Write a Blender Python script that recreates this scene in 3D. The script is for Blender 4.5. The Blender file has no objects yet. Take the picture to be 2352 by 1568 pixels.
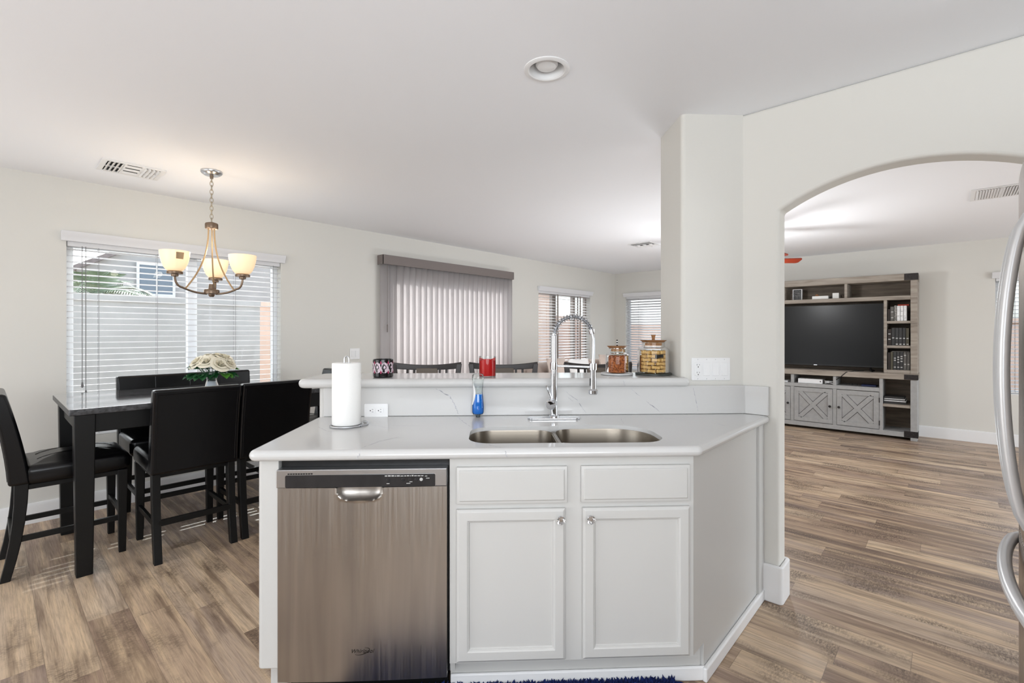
import bpy, bmesh, math, random
from mathutils import Vector, Matrix, Euler

random.seed(7)
S = bpy.context.scene
COL = S.collection
PI = math.pi
R = math.radians

# ---------------------------------------------------------------- camera
cam_data = bpy.data.cameras.new('camera')
cam_data.sensor_width = 36.0
cam_data.lens = 1100.0 / 2352.0 * 36.0
cam_data.shift_y = -(784.0 - 763.8) / 2352.0
cam_data.clip_start = 0.02
cam = bpy.data.objects.new('camera', cam_data)
COL.objects.link(cam)
cam.location = (0, 0, 1.325)
cam.rotation_euler = (R(90), 0, R(42.46 - 90))
S.camera = cam

# ---------------------------------------------------------------- world, sun, area lights, exposure
W = bpy.data.worlds.new('world')
S.world = W
W.use_nodes = True
wn = W.node_tree
wn.nodes.clear()
w_out = wn.nodes.new('ShaderNodeOutputWorld')
w_bg = wn.nodes.new('ShaderNodeBackground')
w_sky = wn.nodes.new('ShaderNodeTexSky')
w_sky.sky_type = 'NISHITA'
w_sky.sun_disc = False
w_sky.sun_elevation = R(38)
w_sky.sun_rotation = R(0)
w_sky.air_density = 1.0
w_sky.dust_density = 2.5
w_hs = wn.nodes.new('ShaderNodeHueSaturation')
w_hs.inputs['Saturation'].default_value = 0.35
wn.links.new(w_sky.outputs[0], w_hs.inputs['Color'])
wn.links.new(w_hs.outputs[0], w_bg.inputs['Color'])
w_bg.inputs['Strength'].default_value = 0.6
wn.links.new(w_bg.outputs[0], w_out.inputs[0])

def add_light(name, kind, loc, energy, color=(1, 1, 1), aim=None, **kw):
    d = bpy.data.lights.new(name, kind)
    d.energy = energy
    d.color = color
    for k, v in kw.items():
        setattr(d, k, v)
    o = bpy.data.objects.new(name, d)
    COL.objects.link(o)
    o.location = loc
    if aim is not None:
        o.rotation_euler = (Vector(aim) - Vector(loc)).to_track_quat('-Z', 'Y').to_euler()
    return o

add_light('sun', 'SUN', (0, 12, 12), 6.5, (1.0, 0.96, 0.90), aim=(-2.9, 12 - 8.2, 12 - 5.95), angle=R(0.6))
# added fill lights, all out of view: kitchen, dining side and living room
add_light('kitchen_fill', 'AREA', (-0.1, -1.9, 1.5), 8, (0.95, 0.975, 1.0), aim=(2.0, 0.9, 0.8), shape='RECTANGLE', size=1.4, size_y=1.1)  # added fill from the right rear, brightens the cabinet side; no window there
add_light('ceiling_fill', 'AREA', (-1.0, -1.0, 1.65), 102, (0.89, 0.945, 1.0), aim=(0.9, 0.9, 3.0), shape='RECTANGLE', size=2.4, size_y=1.6)  # added upward fill that brightens the ceiling; no such fixture
add_light('dining_fill', 'AREA', (-2.1, 2.9, 1.2), 34, (0.90, 0.95, 1.0), aim=(2.6, 3.2, 2.1), shape='RECTANGLE', size=2.2, size_y=1.6)  # added fill from beyond the left edge of view; no window there
add_light('fan_fill', 'POINT', (5.52, 1.64, 1.86), 45, (0.97, 0.985, 1.0), shadow_soft_size=0.12)  # added living room light, placed at the fan's invented light kit
add_light('living_up_fill', 'AREA', (4.7, 1.75, 0.35), 30, (0.92, 0.96, 1.0), aim=(4.7, 1.75, 3.0), shape='DISK', size=1.2)  # added upward fill hidden by the column; no floor lamp stands here
add_light('living_fill', 'AREA', (5.4, -4.2, 1.3), 100, (0.91, 0.955, 1.0), aim=(5.4, 2.0, 1.5), shape='RECTANGLE', size=3.4, size_y=1.7)  # added side fill for the living room, unseen; no window behind it

S.view_settings.view_transform = 'Standard'
S.view_settings.look = 'None'
S.view_settings.gamma = 1.0
S.view_settings.use_curve_mapping = False
S.view_settings.exposure = -0.08

# ---------------------------------------------------------------- materials
def lin(c):
    return tuple((x / 255 / 12.92) if x / 255 <= 0.04045 else ((x / 255 + 0.055) / 1.055) ** 2.4 for x in c)

def mat(name, rgb, rough=0.5, metal=0.0, spec=0.5, noise=0.0, nscale=8.0, nstretch=(1, 1, 1), bump=0.0, bscale=60.0,
        emit=None, estr=0.0, coat=0.0, trans=0.0, ior=1.45, sheen=0.0, aniso=0.0, rgb2=None):
    """rgb in 0-255 sRGB; noise mixes rgb towards rgb2 (or a darker rgb) with a stretched procedural noise"""
    m = bpy.data.materials.new(name)
    m.use_nodes = True
    nt = m.node_tree
    b = nt.nodes['Principled BSDF']
    c = lin(rgb) + (1,)
    b.inputs['Base Color'].default_value = c
    b.inputs['Roughness'].default_value = rough
    b.inputs['Metallic'].default_value = metal
    b.inputs['Specular IOR Level'].default_value = spec
    b.inputs['Coat Weight'].default_value = coat
    b.inputs['Coat Roughness'].default_value = 0.08
    b.inputs['Transmission Weight'].default_value = trans
    b.inputs['IOR'].default_value = ior
    b.inputs['Sheen Weight'].default_value = sheen
    b.inputs['Anisotropic'].default_value = aniso
    if emit:
        b.inputs['Emission Color'].default_value = lin(emit) + (1,)
        b.inputs['Emission Strength'].default_value = estr
    tc = nt.nodes.new('ShaderNodeTexCoord')
    if noise > 0:
        mp = nt.nodes.new('ShaderNodeMapping')
        mp.inputs['Scale'].default_value = nstretch
        nz = nt.nodes.new('ShaderNodeTexNoise')
        nz.inputs['Scale'].default_value = nscale
        nz.inputs['Detail'].default_value = 5
        mx = nt.nodes.new('ShaderNodeMix')
        mx.data_type = 'RGBA'
        rp = nt.nodes.new('ShaderNodeMapRange')
        rp.inputs['From Min'].default_value = 0.35
        rp.inputs['From Max'].default_value = 0.65
        rp.inputs['To Max'].default_value = noise
        mx.inputs[6].default_value = c
        mx.inputs[7].default_value = (lin(rgb2) + (1,)) if rgb2 else (c[0] * 0.4, c[1] * 0.4, c[2] * 0.4, 1)
        nt.links.new(tc.outputs['Object'], mp.inputs[0])
        nt.links.new(mp.outputs[0], nz.inputs[0])
        nt.links.new(nz.outputs[0], rp.inputs[0])
        nt.links.new(rp.outputs[0], mx.inputs[0])
        nt.links.new(mx.outputs[2], b.inputs['Base Color'])
    if bump > 0:
        nb = nt.nodes.new('ShaderNodeTexNoise')
        nb.inputs['Scale'].default_value = bscale
        nb.inputs['Detail'].default_value = 4
        bp = nt.nodes.new('ShaderNodeBump')
        bp.inputs['Strength'].default_value = bump
        bp.inputs['Distance'].default_value = 0.004
        nt.links.new(tc.outputs['Object'], nb.inputs[0])
        nt.links.new(nb.outputs[0], bp.inputs['Height'])
        nt.links.new(bp.outputs[0], b.inputs['Normal'])
    return m

def glass_mat(name, tint=(250, 253, 252), gloss=0.9, rough=0.02):
    m = bpy.data.materials.new(name)
    m.use_nodes = True
    nt = m.node_tree
    nt.nodes.clear()
    o = nt.nodes.new('ShaderNodeOutputMaterial')
    mx = nt.nodes.new('ShaderNodeMixShader')
    tr = nt.nodes.new('ShaderNodeBsdfTransparent')
    gl = nt.nodes.new('ShaderNodeBsdfGlossy')
    lw = nt.nodes.new('ShaderNodeLayerWeight')
    lw.inputs[0].default_value = 0.25
    mu = nt.nodes.new('ShaderNodeMath')
    mu.operation = 'MULTIPLY'
    mu.inputs[1].default_value = gloss
    tr.inputs[0].default_value = lin(tint) + (1,)
    gl.inputs['Roughness'].default_value = rough
    nt.links.new(lw.outputs['Fresnel'], mu.inputs[0])
    nt.links.new(mu.outputs[0], mx.inputs[0])
    nt.links.new(tr.outputs[0], mx.inputs[1])
    nt.links.new(gl.outputs[0], mx.inputs[2])
    nt.links.new(mx.outputs[0], o.inputs[0])
    return m

def translucent_mat(name, rgb, amount=0.4, rough=0.5):
    m = bpy.data.materials.new(name)
    m.use_nodes = True
    nt = m.node_tree
    b = nt.nodes['Principled BSDF']
    b.inputs['Base Color'].default_value = lin(rgb) + (1,)
    b.inputs['Roughness'].default_value = rough
    o = nt.nodes['Material Output']
    t = nt.nodes.new('ShaderNodeBsdfTranslucent')
    t.inputs[0].default_value = lin(rgb) + (1,)
    mx = nt.nodes.new('ShaderNodeMixShader')
    mx.inputs[0].default_value = amount
    nt.links.new(b.outputs[0], mx.inputs[1])
    nt.links.new(t.outputs[0], mx.inputs[2])
    nt.links.new(mx.outputs[0], o.inputs[0])
    return m

class NB:
    """tiny node-building helper"""
    def __init__(s, nt):
        s.nt = nt
    def _in(s, sock, v):
        if isinstance(v, (int, float)):
            sock.default_value = v
        elif isinstance(v, tuple):
            sock.default_value = v
        else:
            s.nt.links.new(v, sock)
    def math(s, op, a, b=0.0, c=None):
        n = s.nt.nodes.new('ShaderNodeMath')
        n.operation = op
        s._in(n.inputs[0], a)
        s._in(n.inputs[1], b)
        if c is not None:
            s._in(n.inputs[2], c)
        return n.outputs[0]
    def xyz(s, x, y, z):
        n = s.nt.nodes.new('ShaderNodeCombineXYZ')
        s._in(n.inputs[0], x); s._in(n.inputs[1], y); s._in(n.inputs[2], z)
        return n.outputs[0]
    def wn(s, vec, out='Value'):
        n = s.nt.nodes.new('ShaderNodeTexWhiteNoise')
        n.noise_dimensions = '3D'
        s._in(n.inputs[0], vec)
        return n.outputs[out]
    def noise(s, vec, scale=1.0, detail=4.0, rough=0.55, dist=0.0):
        n = s.nt.nodes.new('ShaderNodeTexNoise')
        s._in(n.inputs['Vector'], vec)
        n.inputs['Scale'].default_value = scale
        n.inputs['Detail'].default_value = detail
        n.inputs['Roughness'].default_value = rough
        n.inputs['Distortion'].default_value = dist
        return n.outputs[0]
    def rng(s, v, a, b, c=0.0, d=1.0):
        n = s.nt.nodes.new('ShaderNodeMapRange')
        s._in(n.inputs[0], v)
        for i, q in enumerate((a, b, c, d)):
            n.inputs[i + 1].default_value = q
        return n.outputs[0]
    def ramp(s, f, stops):
        n = s.nt.nodes.new('ShaderNodeValToRGB')
        cr = n.color_ramp
        while len(cr.elements) < len(stops):
            cr.elements.new(0.5)
        for e, (p, c) in zip(cr.elements, stops):
            e.position = p
            e.color = lin(c) + (1,)
        s._in(n.inputs[0], f)
        return n.outputs[0]
    def mix(s, f, a, b, blend='MIX'):
        n = s.nt.nodes.new('ShaderNodeMix')
        n.data_type = 'RGBA'
        n.blend_type = blend
        s._in(n.inputs[0], f)
        s._in(n.inputs[6], a)
        s._in(n.inputs[7], b)
        return n.outputs[2]

def plank_material():
    m = bpy.data.materials.new('vinyl_plank')
    m.use_nodes = True
    nt = m.node_tree
    b = nt.nodes['Principled BSDF']
    q = NB(nt)
    g = nt.nodes.new('ShaderNodeTexCoord')
    sp = nt.nodes.new('ShaderNodeSeparateXYZ')
    nt.links.new(g.outputs['Object'], sp.inputs[0])
    x, y = sp.outputs[0], sp.outputs[1]
    w, L = 0.152, 1.22
    xs = q.math('DIVIDE', x, w)
    row = q.math('FLOOR', xs)
    fx = q.math('FRACT', xs)
    off = q.wn(q.xyz(row, 3.7, 1.1))
    ys = q.math('ADD', q.math('DIVIDE', y, L), q.math('MULTIPLY', off, 7.0))
    pl = q.math('FLOOR', ys)
    fy = q.math('FRACT', ys)
    rnd = q.wn(q.xyz(row, pl, 0.5))
    rnd2 = q.wn(q.xyz(pl, row, 9.5))
    shift = q.math('MULTIPLY', rnd, 37.0)
    base = q.ramp(rnd, [(0.0, (132, 111, 97)), (0.22, (172, 146, 125)), (0.42, (152, 132, 120)), (0.62, (194, 168, 142)), (0.82, (212, 189, 162)), (1.0, (164, 144, 132))])
    # broad streaks along the plank
    st = q.noise(q.xyz(q.math('MULTIPLY', x, 26.0), q.math('MULTIPLY', y, 1.1), shift), 1.0, 3.0, 0.5, 0.4)
    base = q.mix(q.rng(st, 0.42, 0.66, 0.0, 0.7), base, lin((228, 200, 164)) + (1,))
    st2 = q.noise(q.xyz(q.math('MULTIPLY', x, 19.0), q.math('MULTIPLY', y, 1.4), q.math('ADD', shift, 11.0)), 1.0, 4.0, 0.6, 0.6)
    base = q.mix(q.rng(st2, 0.48, 0.68, 0.0, 0.7), base, lin((110, 88, 73)) + (1,))
    # fine grain
    gr = q.noise(q.xyz(q.math('MULTIPLY', x, 170.0), q.math('MULTIPLY', y, 7.0), shift), 1.0, 4.0, 0.65)
    base = q.mix(q.rng(gr, 0.42, 0.75, 0.0, 0.5), base, lin((98, 80, 66)) + (1,))
    # saw-cut dark patches
    pt = q.noise(q.xyz(q.math('MULTIPLY', x, 4.2), q.math('MULTIPLY', y, 2.3), q.math('MULTIPLY', rnd2, 20.0)), 1.0, 3.0, 0.55)
    saw = q.noise(q.xyz(q.math('MULTIPLY', x, 60.0), q.math('MULTIPLY', y, 150.0), shift), 1.0, 3.0, 0.7)
    dk = q.math('MULTIPLY', q.rng(pt, 0.48, 0.62), q.rng(saw, 0.38, 0.60, 0.12, 0.8))
    base = q.mix(dk, base, lin((84, 68, 57)) + (1,))
    # joints
    jx = q.rng(q.math('ABSOLUTE', q.math('SUBTRACT', fx, 0.5)), 0.490, 0.5)
    jy = q.rng(q.math('ABSOLUTE', q.math('SUBTRACT', fy, 0.5)), 0.4985, 0.5)
    jn = q.math('MAXIMUM', jx, jy)
    base = q.mix(q.math('MULTIPLY', jn, 0.55), base, lin((70, 56, 46)) + (1,))
    nt.links.new(base, b.inputs['Base Color'])
    nt.links.new(q.rng(gr, 0.3, 0.7, 0.30, 0.46), b.inputs['Roughness'])
    bp = nt.nodes.new('ShaderNodeBump')
    bp.inputs['Strength'].default_value = 0.12
    bp.inputs['Distance'].default_value = 0.002
    nt.links.new(q.math('SUBTRACT', gr, jn), bp.inputs['Height'])
    nt.links.new(bp.outputs[0], b.inputs['Normal'])
    return m

def stainless_material(name, rgb, rough=0.28, axis='Z', streak=0.35, dark=(98, 90, 82)):
    m = bpy.data.materials.new(name)
    m.use_nodes = True
    nt = m.node_tree
    b = nt.nodes['Principled BSDF']
    q = NB(nt)
    g = nt.nodes.new('ShaderNodeTexCoord')
    sp = nt.nodes.new('ShaderNodeSeparateXYZ')
    nt.links.new(g.outputs['Object'], sp.inputs[0])
    x, y, z = sp.outputs
    k = {'Z': (260.0, 260.0, 2.0), 'X': (2.0, 260.0, 260.0)}[axis]
    v = q.xyz(q.math('MULTIPLY', x, k[0]), q.math('MULTIPLY', y, k[1]), q.math('MULTIPLY', z, k[2]))
    n1 = q.noise(v, 1.0, 3.0, 0.6)
    k2 = {'Z': (14.0, 14.0, 1.0), 'X': (1.0, 14.0, 14.0)}[axis]
    v2 = q.xyz(q.math('MULTIPLY', x, k2[0]), q.math('MULTIPLY', y, k2[1]), q.math('MULTIPLY', z, k2[2]))
    n2 = q.noise(v2, 1.0, 3.0, 0.5, 0.5)
    c = q.mix(q.rng(n2, 0.35, 0.68, 0.0, streak), lin(rgb) + (1,), lin(dark) + (1,))
    nt.links.new(c, b.inputs['Base Color'])
    b.inputs['Metallic'].default_value = 1.0
    nt.links.new(q.rng(n1, 0.3, 0.7, rough - 0.06, rough + 0.06), b.inputs['Roughness'])
    bp = nt.nodes.new('ShaderNodeBump')
    bp.inputs['Strength'].default_value = 0.004
    bp.inputs['Distance'].default_value = 0.001
    nt.links.new(n1, bp.inputs['Height'])
    nt.links.new(bp.outputs[0], b.inputs['Normal'])
    return m

def wood_material(name, stops, axis=0, rough=0.55, fine=55.0):
    m = bpy.data.materials.new(name)
    m.use_nodes = True
    nt = m.node_tree
    b = nt.nodes['Principled BSDF']
    q = NB(nt)
    g = nt.nodes.new('ShaderNodeTexCoord')
    sp = nt.nodes.new('ShaderNodeSeparateXYZ')
    nt.links.new(g.outputs['Object'], sp.inputs[0])
    c = [q.math('MULTIPLY', o, 2.2 if i == axis else fine) for i, o in enumerate(sp.outputs)]
    n = q.noise(q.xyz(*c), 1.0, 4.0, 0.6, 0.3)
    nt.links.new(q.ramp(q.rng(n, 0.3, 0.7), stops), b.inputs['Base Color'])
    b.inputs['Roughness'].default_value = rough
    return m

M_WALL = mat('wall_paint', (220, 218, 212), 0.85, bump=0.10, bscale=55, spec=0.25)
M_CEIL = mat('ceiling_paint', (247, 248, 251), 0.9, bump=0.08, bscale=45, spec=0.2)
M_TRIM = mat('white_trim', (236, 236, 236), 0.4)
M_FLOOR = plank_material()
M_CAB = mat('white_cabinet_paint', (200, 199, 196), 0.38, bump=0.03, bscale=30)
M_QUARTZ = mat('white_quartz', (206, 205, 203), 0.13, noise=0.10, nscale=2.2, rgb2=(206, 207, 212))
M_VEIN = mat('grey_vein', (150, 150, 156), 0.15, noise=0.8, nscale=60, rgb2=(214, 214, 217))
M_STEEL = stainless_material('brushed_stainless', (182, 177, 171), 0.34, streak=0.5, dark=(134, 129, 125))
M_STEEL_F = stainless_material('fridge_stainless', (150, 140, 132), 0.3, streak=0.3, dark=(92, 84, 78))
M_SINK = stainless_material('sink_stainless', (138, 130, 119), 0.34, axis='X', streak=0.3, dark=(98, 90, 80))
M_CHROME = mat('chrome', (214, 216, 220), 0.07, 1.0)
M_SATIN = mat('satin_silver', (200, 202, 205), 0.28, 1.0)
M_SILVERPAINT = mat('silver_paint', (214, 215, 217), 0.33, 0.45)
M_BLACK = mat('black_plastic', (14, 14, 15), 0.4)
M_CHAR = mat('charcoal_gloss', (46, 45, 46), 0.25, noise=0.4, nscale=6, nstretch=(4, 1, 1))
M_LEATHER = mat('black_leatherette', (9, 9, 11), 0.24, bump=0.05, bscale=320, spec=0.38)
M_ESPRESSO = mat('black_painted_wood', (9, 9, 9), 0.42, spec=0.35, bump=0.03, bscale=40)
M_STOOL = mat('espresso_wood', (44, 38, 36), 0.36)
M_STOOLP = mat('taupe_leather', (104, 94, 84), 0.5)
M_MARBLE = mat('grey_faux_marble', (124, 124, 127), 0.06, coat=1.0, noise=0.85, nscale=7, nstretch=(0.7, 3.0, 1), rgb2=(62, 62, 66))
M_MARBLE_E = mat('rough_marble_edge', (84, 84, 86), 0.35, noise=0.9, nscale=40, rgb2=(36, 36, 38), bump=0.5, bscale=90)
M_BLIND = translucent_mat('white_blind_slat', (240, 240, 242), 0.22)
M_BLINDV = mat('white_valance', (226, 226, 228), 0.45)
M_CORD = mat('grey_cord', (120, 120, 120), 0.7)
M_VANE = translucent_mat('taupe_vane', (222, 218, 218), 0.6)
M_VANE_HEAD = mat('taupe_headrail', (124, 115, 112), 0.55)
M_GLASS = glass_mat('clear_glass')
M_PANE = glass_mat('window_glass', (244, 248, 250), 0.35)
M_BRONZE = mat('brushed_bronze', (128, 110, 94), 0.38, 0.85)
M_RODM = mat('bulb_lit_tan', (190, 162, 126), 0.35, 0.7)  # tan puts the bulbs' glow on the rods into the colour
M_CHAIN = mat('satin_nickel', (172, 162, 144), 0.4, 0.5)
M_SHADE = mat('lit_frosted_glass', (250, 236, 208), 0.35, emit=(255, 208, 146), estr=0.55)
M_WHITE = mat('white_plastic', (238, 238, 238), 0.35)
M_PAPER = mat('paper_towel', (244, 243, 240), 0.95, bump=0.25, bscale=140)
M_WOODLID = wood_material('acacia_wood', [(0, (104, 66, 36)), (0.5, (146, 100, 60)), (1, (176, 130, 86))], 0, 0.5, 30)
M_KIBBLE = mat('kibble', (198, 116, 60), 0.7, noise=0.7, nscale=160, rgb2=(120, 54, 22))
M_KIBBLED = mat('dark_kibble', (134, 70, 36), 0.75)
M_BISCUIT = mat('biscuit', (224, 184, 118), 0.8, noise=0.5, nscale=40, rgb2=(184, 128, 66))
M_BISCUITD = mat('charcoal_biscuit', (40, 34, 30), 0.8)
M_COASTL = mat('pale_marble', (198, 198, 198), 0.3, noise=0.4, nscale=14, rgb2=(160, 160, 162))
M_COASTD = mat('dark_slate', (58, 62, 58), 0.4, noise=0.5, nscale=20)
M_RED = mat('red_wax', (190, 8, 12), 0.35, emit=None)
M_CANDLEB = mat('black_gloss_glass', (16, 13, 15), 0.15)
M_PINKP = mat('pale_pink_print', (206, 186, 196), 0.3)
M_MAGP = mat('magenta_print', (150, 38, 78), 0.3)
M_BLUEL = mat('blue_liquid', (8, 118, 212), 0.08, coat=0.5, noise=0.3, nscale=14, rgb2=(4, 84, 190))
M_RUG = mat('navy_shag', (20, 38, 98), 0.95, noise=0.6, nscale=60, rgb2=(10, 18, 54))
M_PETAL = mat('cream_petal', (238, 232, 212), 0.6, noise=0.25, nscale=30, rgb2=(226, 208, 172))
M_LEAF = mat('green_leaf', (34, 92, 46), 0.45, noise=0.6, nscale=40, rgb2=(18, 56, 40))
M_LEAFL = mat('light_green_leaf', (92, 152, 58), 0.45, noise=0.5, nscale=40, rgb2=(48, 112, 40))
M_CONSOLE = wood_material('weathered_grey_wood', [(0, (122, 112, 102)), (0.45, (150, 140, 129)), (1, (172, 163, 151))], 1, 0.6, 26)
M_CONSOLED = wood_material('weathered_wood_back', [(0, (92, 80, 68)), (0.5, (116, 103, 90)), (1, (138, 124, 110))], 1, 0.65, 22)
M_CONSOLEG = mat('weathered_grey_paint', (168, 168, 167), 0.6, noise=0.3, nscale=9, nstretch=(1, 3, 3), rgb2=(142, 141, 140))
M_GROOVE = mat('dark_groove', (38, 36, 36), 0.7)
M_BRACKET = mat('dark_iron', (62, 58, 58), 0.5, 0.6, noise=0.6, nscale=60)
M_TV = mat('tv_screen', (17, 18, 20), 0.28, spec=0.28)
M_FANB = mat('cherry_blade', (124, 42, 20), 0.4)
M_SOFA = mat('beige_fabric', (190, 174, 164), 0.95, bump=0.3, bscale=200, sheen=0.2)
M_PILLOW = mat('white_fabric', (236, 234, 232), 0.95, bump=0.2, bscale=150)
M_STUCCO = mat('pink_stucco', (238, 208, 190), 0.95, bump=0.4, bscale=30, noise=0.2, nscale=3)
M_STUCCOG = mat('grey_stucco', (190, 189, 188), 0.95, bump=0.4, bscale=30, noise=0.2, nscale=3)
M_ROOFT = mat('grey_roof_tile', (150, 140, 138), 0.8, noise=0.4, nscale=12)
M_GROUND = mat('tan_gravel', (196, 182, 164), 0.95, noise=0.3, nscale=25)
M_PALM = mat('palm_leaf', (140, 156, 130), 0.6, noise=0.4, nscale=9)
M_TRUNK = mat('palm_trunk', (128, 108, 88), 0.9, noise=0.5, nscale=20)
M_DARKIN = mat('duct_shade', (40, 38, 35), 0.9)  # dark colour stands in for the shade inside the duct
M_SCRIPT = mat('dark_script', (52, 46, 42), 0.4, 0.3)
M_INK = mat('pale_print', (188, 188, 186), 0.6)
M_CRYSTAL = mat('crystal', (255, 255, 255), 0.02, trans=1.0, ior=1.6)
M_FRAME_W = mat('white_vinyl_frame', (232, 234, 236), 0.4)
M_FRAME_A = mat('grey_aluminium', (150, 142, 136), 0.45, 0.3)

# ---------------------------------------------------------------- mesh helpers
class MB:
    def __init__(s):
        s.bm = bmesh.new()
    def _m(s, faces, mi):
        for f in faces:
            f.material_index = mi
    def box(s, x0, x1, y0, y1, z0, z1, mi=0, mx=None):
        vs = [s.bm.verts.new(Vector((x, y, z)) if mx is None else mx @ Vector((x, y, z))) for z in (z0, z1) for y in (y0, y1) for x in (x0, x1)]
        F = [(0, 2, 3, 1), (4, 5, 7, 6), (0, 1, 5, 4), (2, 6, 7, 3), (0, 4, 6, 2), (1, 3, 7, 5)]
        s._m([s.bm.faces.new([vs[i] for i in f]) for f in F], mi)
        return s
    def sections(s, rings, mi=0, cap=True, closed=False):
        """loft rings (lists of equal length of points)"""
        rv = [[s.bm.verts.new(Vector(p)) for p in r] for r in rings]
        n = len(rings[0])
        fs = []
        k = len(rv)
        for i in range(k if closed else k - 1):
            a, b = rv[i], rv[(i + 1) % k]
            for j in range(n):
                fs.append(s.bm.faces.new((a[j], a[(j + 1) % n], b[(j + 1) % n], b[j])))
        if cap and not closed:
            fs.append(s.bm.faces.new(list(reversed(rv[0]))))
            fs.append(s.bm.faces.new(rv[-1]))
        s._m(fs, mi)
        return s
    def bar(s, secs, mi=0):
        """rectangular sections: list of (cx,cy,z,wx,wy)"""
        return s.sections([[(cx - wx / 2, cy - wy / 2, z), (cx + wx / 2, cy - wy / 2, z), (cx + wx / 2, cy + wy / 2, z), (cx - wx / 2, cy + wy / 2, z)] for cx, cy, z, wx, wy in secs], mi)
    def prism(s, poly, z0, z1, mi=0, f=None):
        """poly extruded along z; f maps (a,b,c)->xyz"""
        f = f or (lambda a, b, c: (a, b, c))
        A = [s.bm.verts.new(Vector(f(a, b, z0))) for a, b in poly]
        B = [s.bm.verts.new(Vector(f(a, b, z1))) for a, b in poly]
        n = len(poly)
        fs = [s.bm.faces.new(list(reversed(A))), s.bm.faces.new(B)]
        for i in range(n):
            fs.append(s.bm.faces.new((A[i], A[(i + 1) % n], B[(i + 1) % n], B[i])))
        s._m(fs, mi)
        return s
    def lathe(s, prof, seg=24, c=(0, 0, 0), mi=0, mx=None, squash=(1, 1)):
        rings = []
        for r, z in prof:
            ring = []
            for i in range(seg):
                a = 2 * PI * i / seg
                p = Vector((c[0] + r * math.cos(a) * squash[0], c[1] + r * math.sin(a) * squash[1], c[2] + z))
                ring.append(mx @ p if mx is not None else p)
            rings.append(ring)
        rv = [[s.bm.verts.new(p) for p in r] for r in rings]
        fs = []
        for i in range(len(rv) - 1):
            for j in range(seg):
                fs.append(s.bm.faces.new((rv[i][j], rv[i][(j + 1) % seg], rv[i + 1][(j + 1) % seg], rv[i + 1][j])))
        if prof[0][0] > 1e-6:
            pass
        s._m(fs, mi)
        return s
    def disc(s, c, r, seg=24, up=True, mi=0):
        vs = [s.bm.verts.new((c[0] + r * math.cos(2 * PI * i / seg), c[1] + r * math.sin(2 * PI * i / seg), c[2])) for i in range(seg)]
        s._m([s.bm.faces.new(vs if up else list(reversed(vs)))], mi)
        return s
    def solid(s, prof, seg=24, c=(0, 0, 0), mi=0, mx=None):
        """closed lathe: profile from bottom to top, capped"""
        s.lathe([(max(r, 1e-4), z) for r, z in [(0, prof[0][1])] + list(prof) + [(0, prof[-1][1])]], seg, c, mi, mx)
        return s
    def tube(s, pts, r, seg=8, closed=False, mi=0):
        pts = [Vector(p) for p in pts]
        n = len(pts)
        rad = r if isinstance(r, (list, tuple)) else [r] * n
        def tang(i):
            a = pts[(i - 1) % n] if (closed or i > 0) else pts[i]
            b = pts[(i + 1) % n] if (closed or i < n - 1) else pts[i]
            d = b - a
            return d.normalized() if d.length > 1e-9 else Vector((0, 0, 1))
        t = tang(0)
        up = Vector((0, 0, 1)) if abs(t.z) < 0.9 else Vector((1, 0, 0))
        nrm = (up - t * up.dot(t)).normalized()
        rings = []
        for i in range(n):
            t = tang(i)
            nrm = (nrm - t * nrm.dot(t))
            nrm = nrm.normalized() if nrm.length > 1e-6 else Vector((1, 0, 0))
            bn = t.cross(nrm)
            rings.append([pts[i] + (nrm * math.cos(2 * PI * j / seg) + bn * math.sin(2 * PI * j / seg)) * rad[i] for j in range(seg)])
        return s.sections(rings, mi, True, closed)
    def quad(s, a, b, c, d, mi=0):
        s._m([s.bm.faces.new([s.bm.verts.new(Vector(p)) for p in (a, b, c, d)])], mi)
        return s
    def ribbon(s, pts, w, nrm, lift=0.0, mi=0):
        """thin flat strip following pts on a plane with normal nrm; w may vary"""
        pts = [Vector(p) for p in pts]
        nrm = Vector(nrm)
        L, Rr = [], []
        for i, p in enumerate(pts):
            d = (pts[min(i + 1, len(pts) - 1)] - pts[max(i - 1, 0)]).normalized()
            sd = d.cross(nrm).normalized()
            ww = w[i] if isinstance(w, (list, tuple)) else w
            L.append(s.bm.verts.new(p + sd * ww / 2 + nrm * lift))
            Rr.append(s.bm.verts.new(p - sd * ww / 2 + nrm * lift))
        for i in range(len(pts) - 1):
            f = s.bm.faces.new((L[i], Rr[i], Rr[i + 1], L[i + 1]))
            f.material_index = mi
        return s
    def grid(s, fn, nu, nv, mi=0):
        vs = [[s.bm.verts.new(Vector(fn(i / nu, j / nv))) for j in range(nv + 1)] for i in range(nu + 1)]
        for i in range(nu):
            for j in range(nv):
                f = s.bm.faces.new((vs[i][j], vs[i + 1][j], vs[i + 1][j + 1], vs[i][j + 1]))
                f.material_index = mi
        return s
    def done(s, name, mats, parent=None, bevel=0.0, seg=2, smooth=35, loc=None, rotz=0.0, solidify=0.0, label=None, fix=True, sub=0):
        me = bpy.data.meshes.new(name)
        if fix:
            bmesh.ops.recalc_face_normals(s.bm, faces=s.bm.faces)
        s.bm.to_mesh(me)
        s.bm.free()
        for m in (mats if isinstance(mats, (list, tuple)) else [mats]):
            me.materials.append(m)
        o = bpy.data.objects.new(name, me)
        COL.objects.link(o)
        if parent is not None:
            o.parent = parent
        if loc is not None:
            o.location = loc
            o.rotation_euler = (0, 0, rotz)
        if smooth:
            me.shade_smooth()
            me.set_sharp_from_angle(angle=R(smooth))
        if solidify:
            md = o.modifiers.new('Solidify', 'SOLIDIFY')
            md.thickness = solidify
            md.offset = 0
        if bevel:
            md = o.modifiers.new('Bevel', 'BEVEL')
            md.width = bevel
            md.segments = seg
            md.limit_method = 'ANGLE'
            md.angle_limit = R(40)
            md.harden_normals = False
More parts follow.
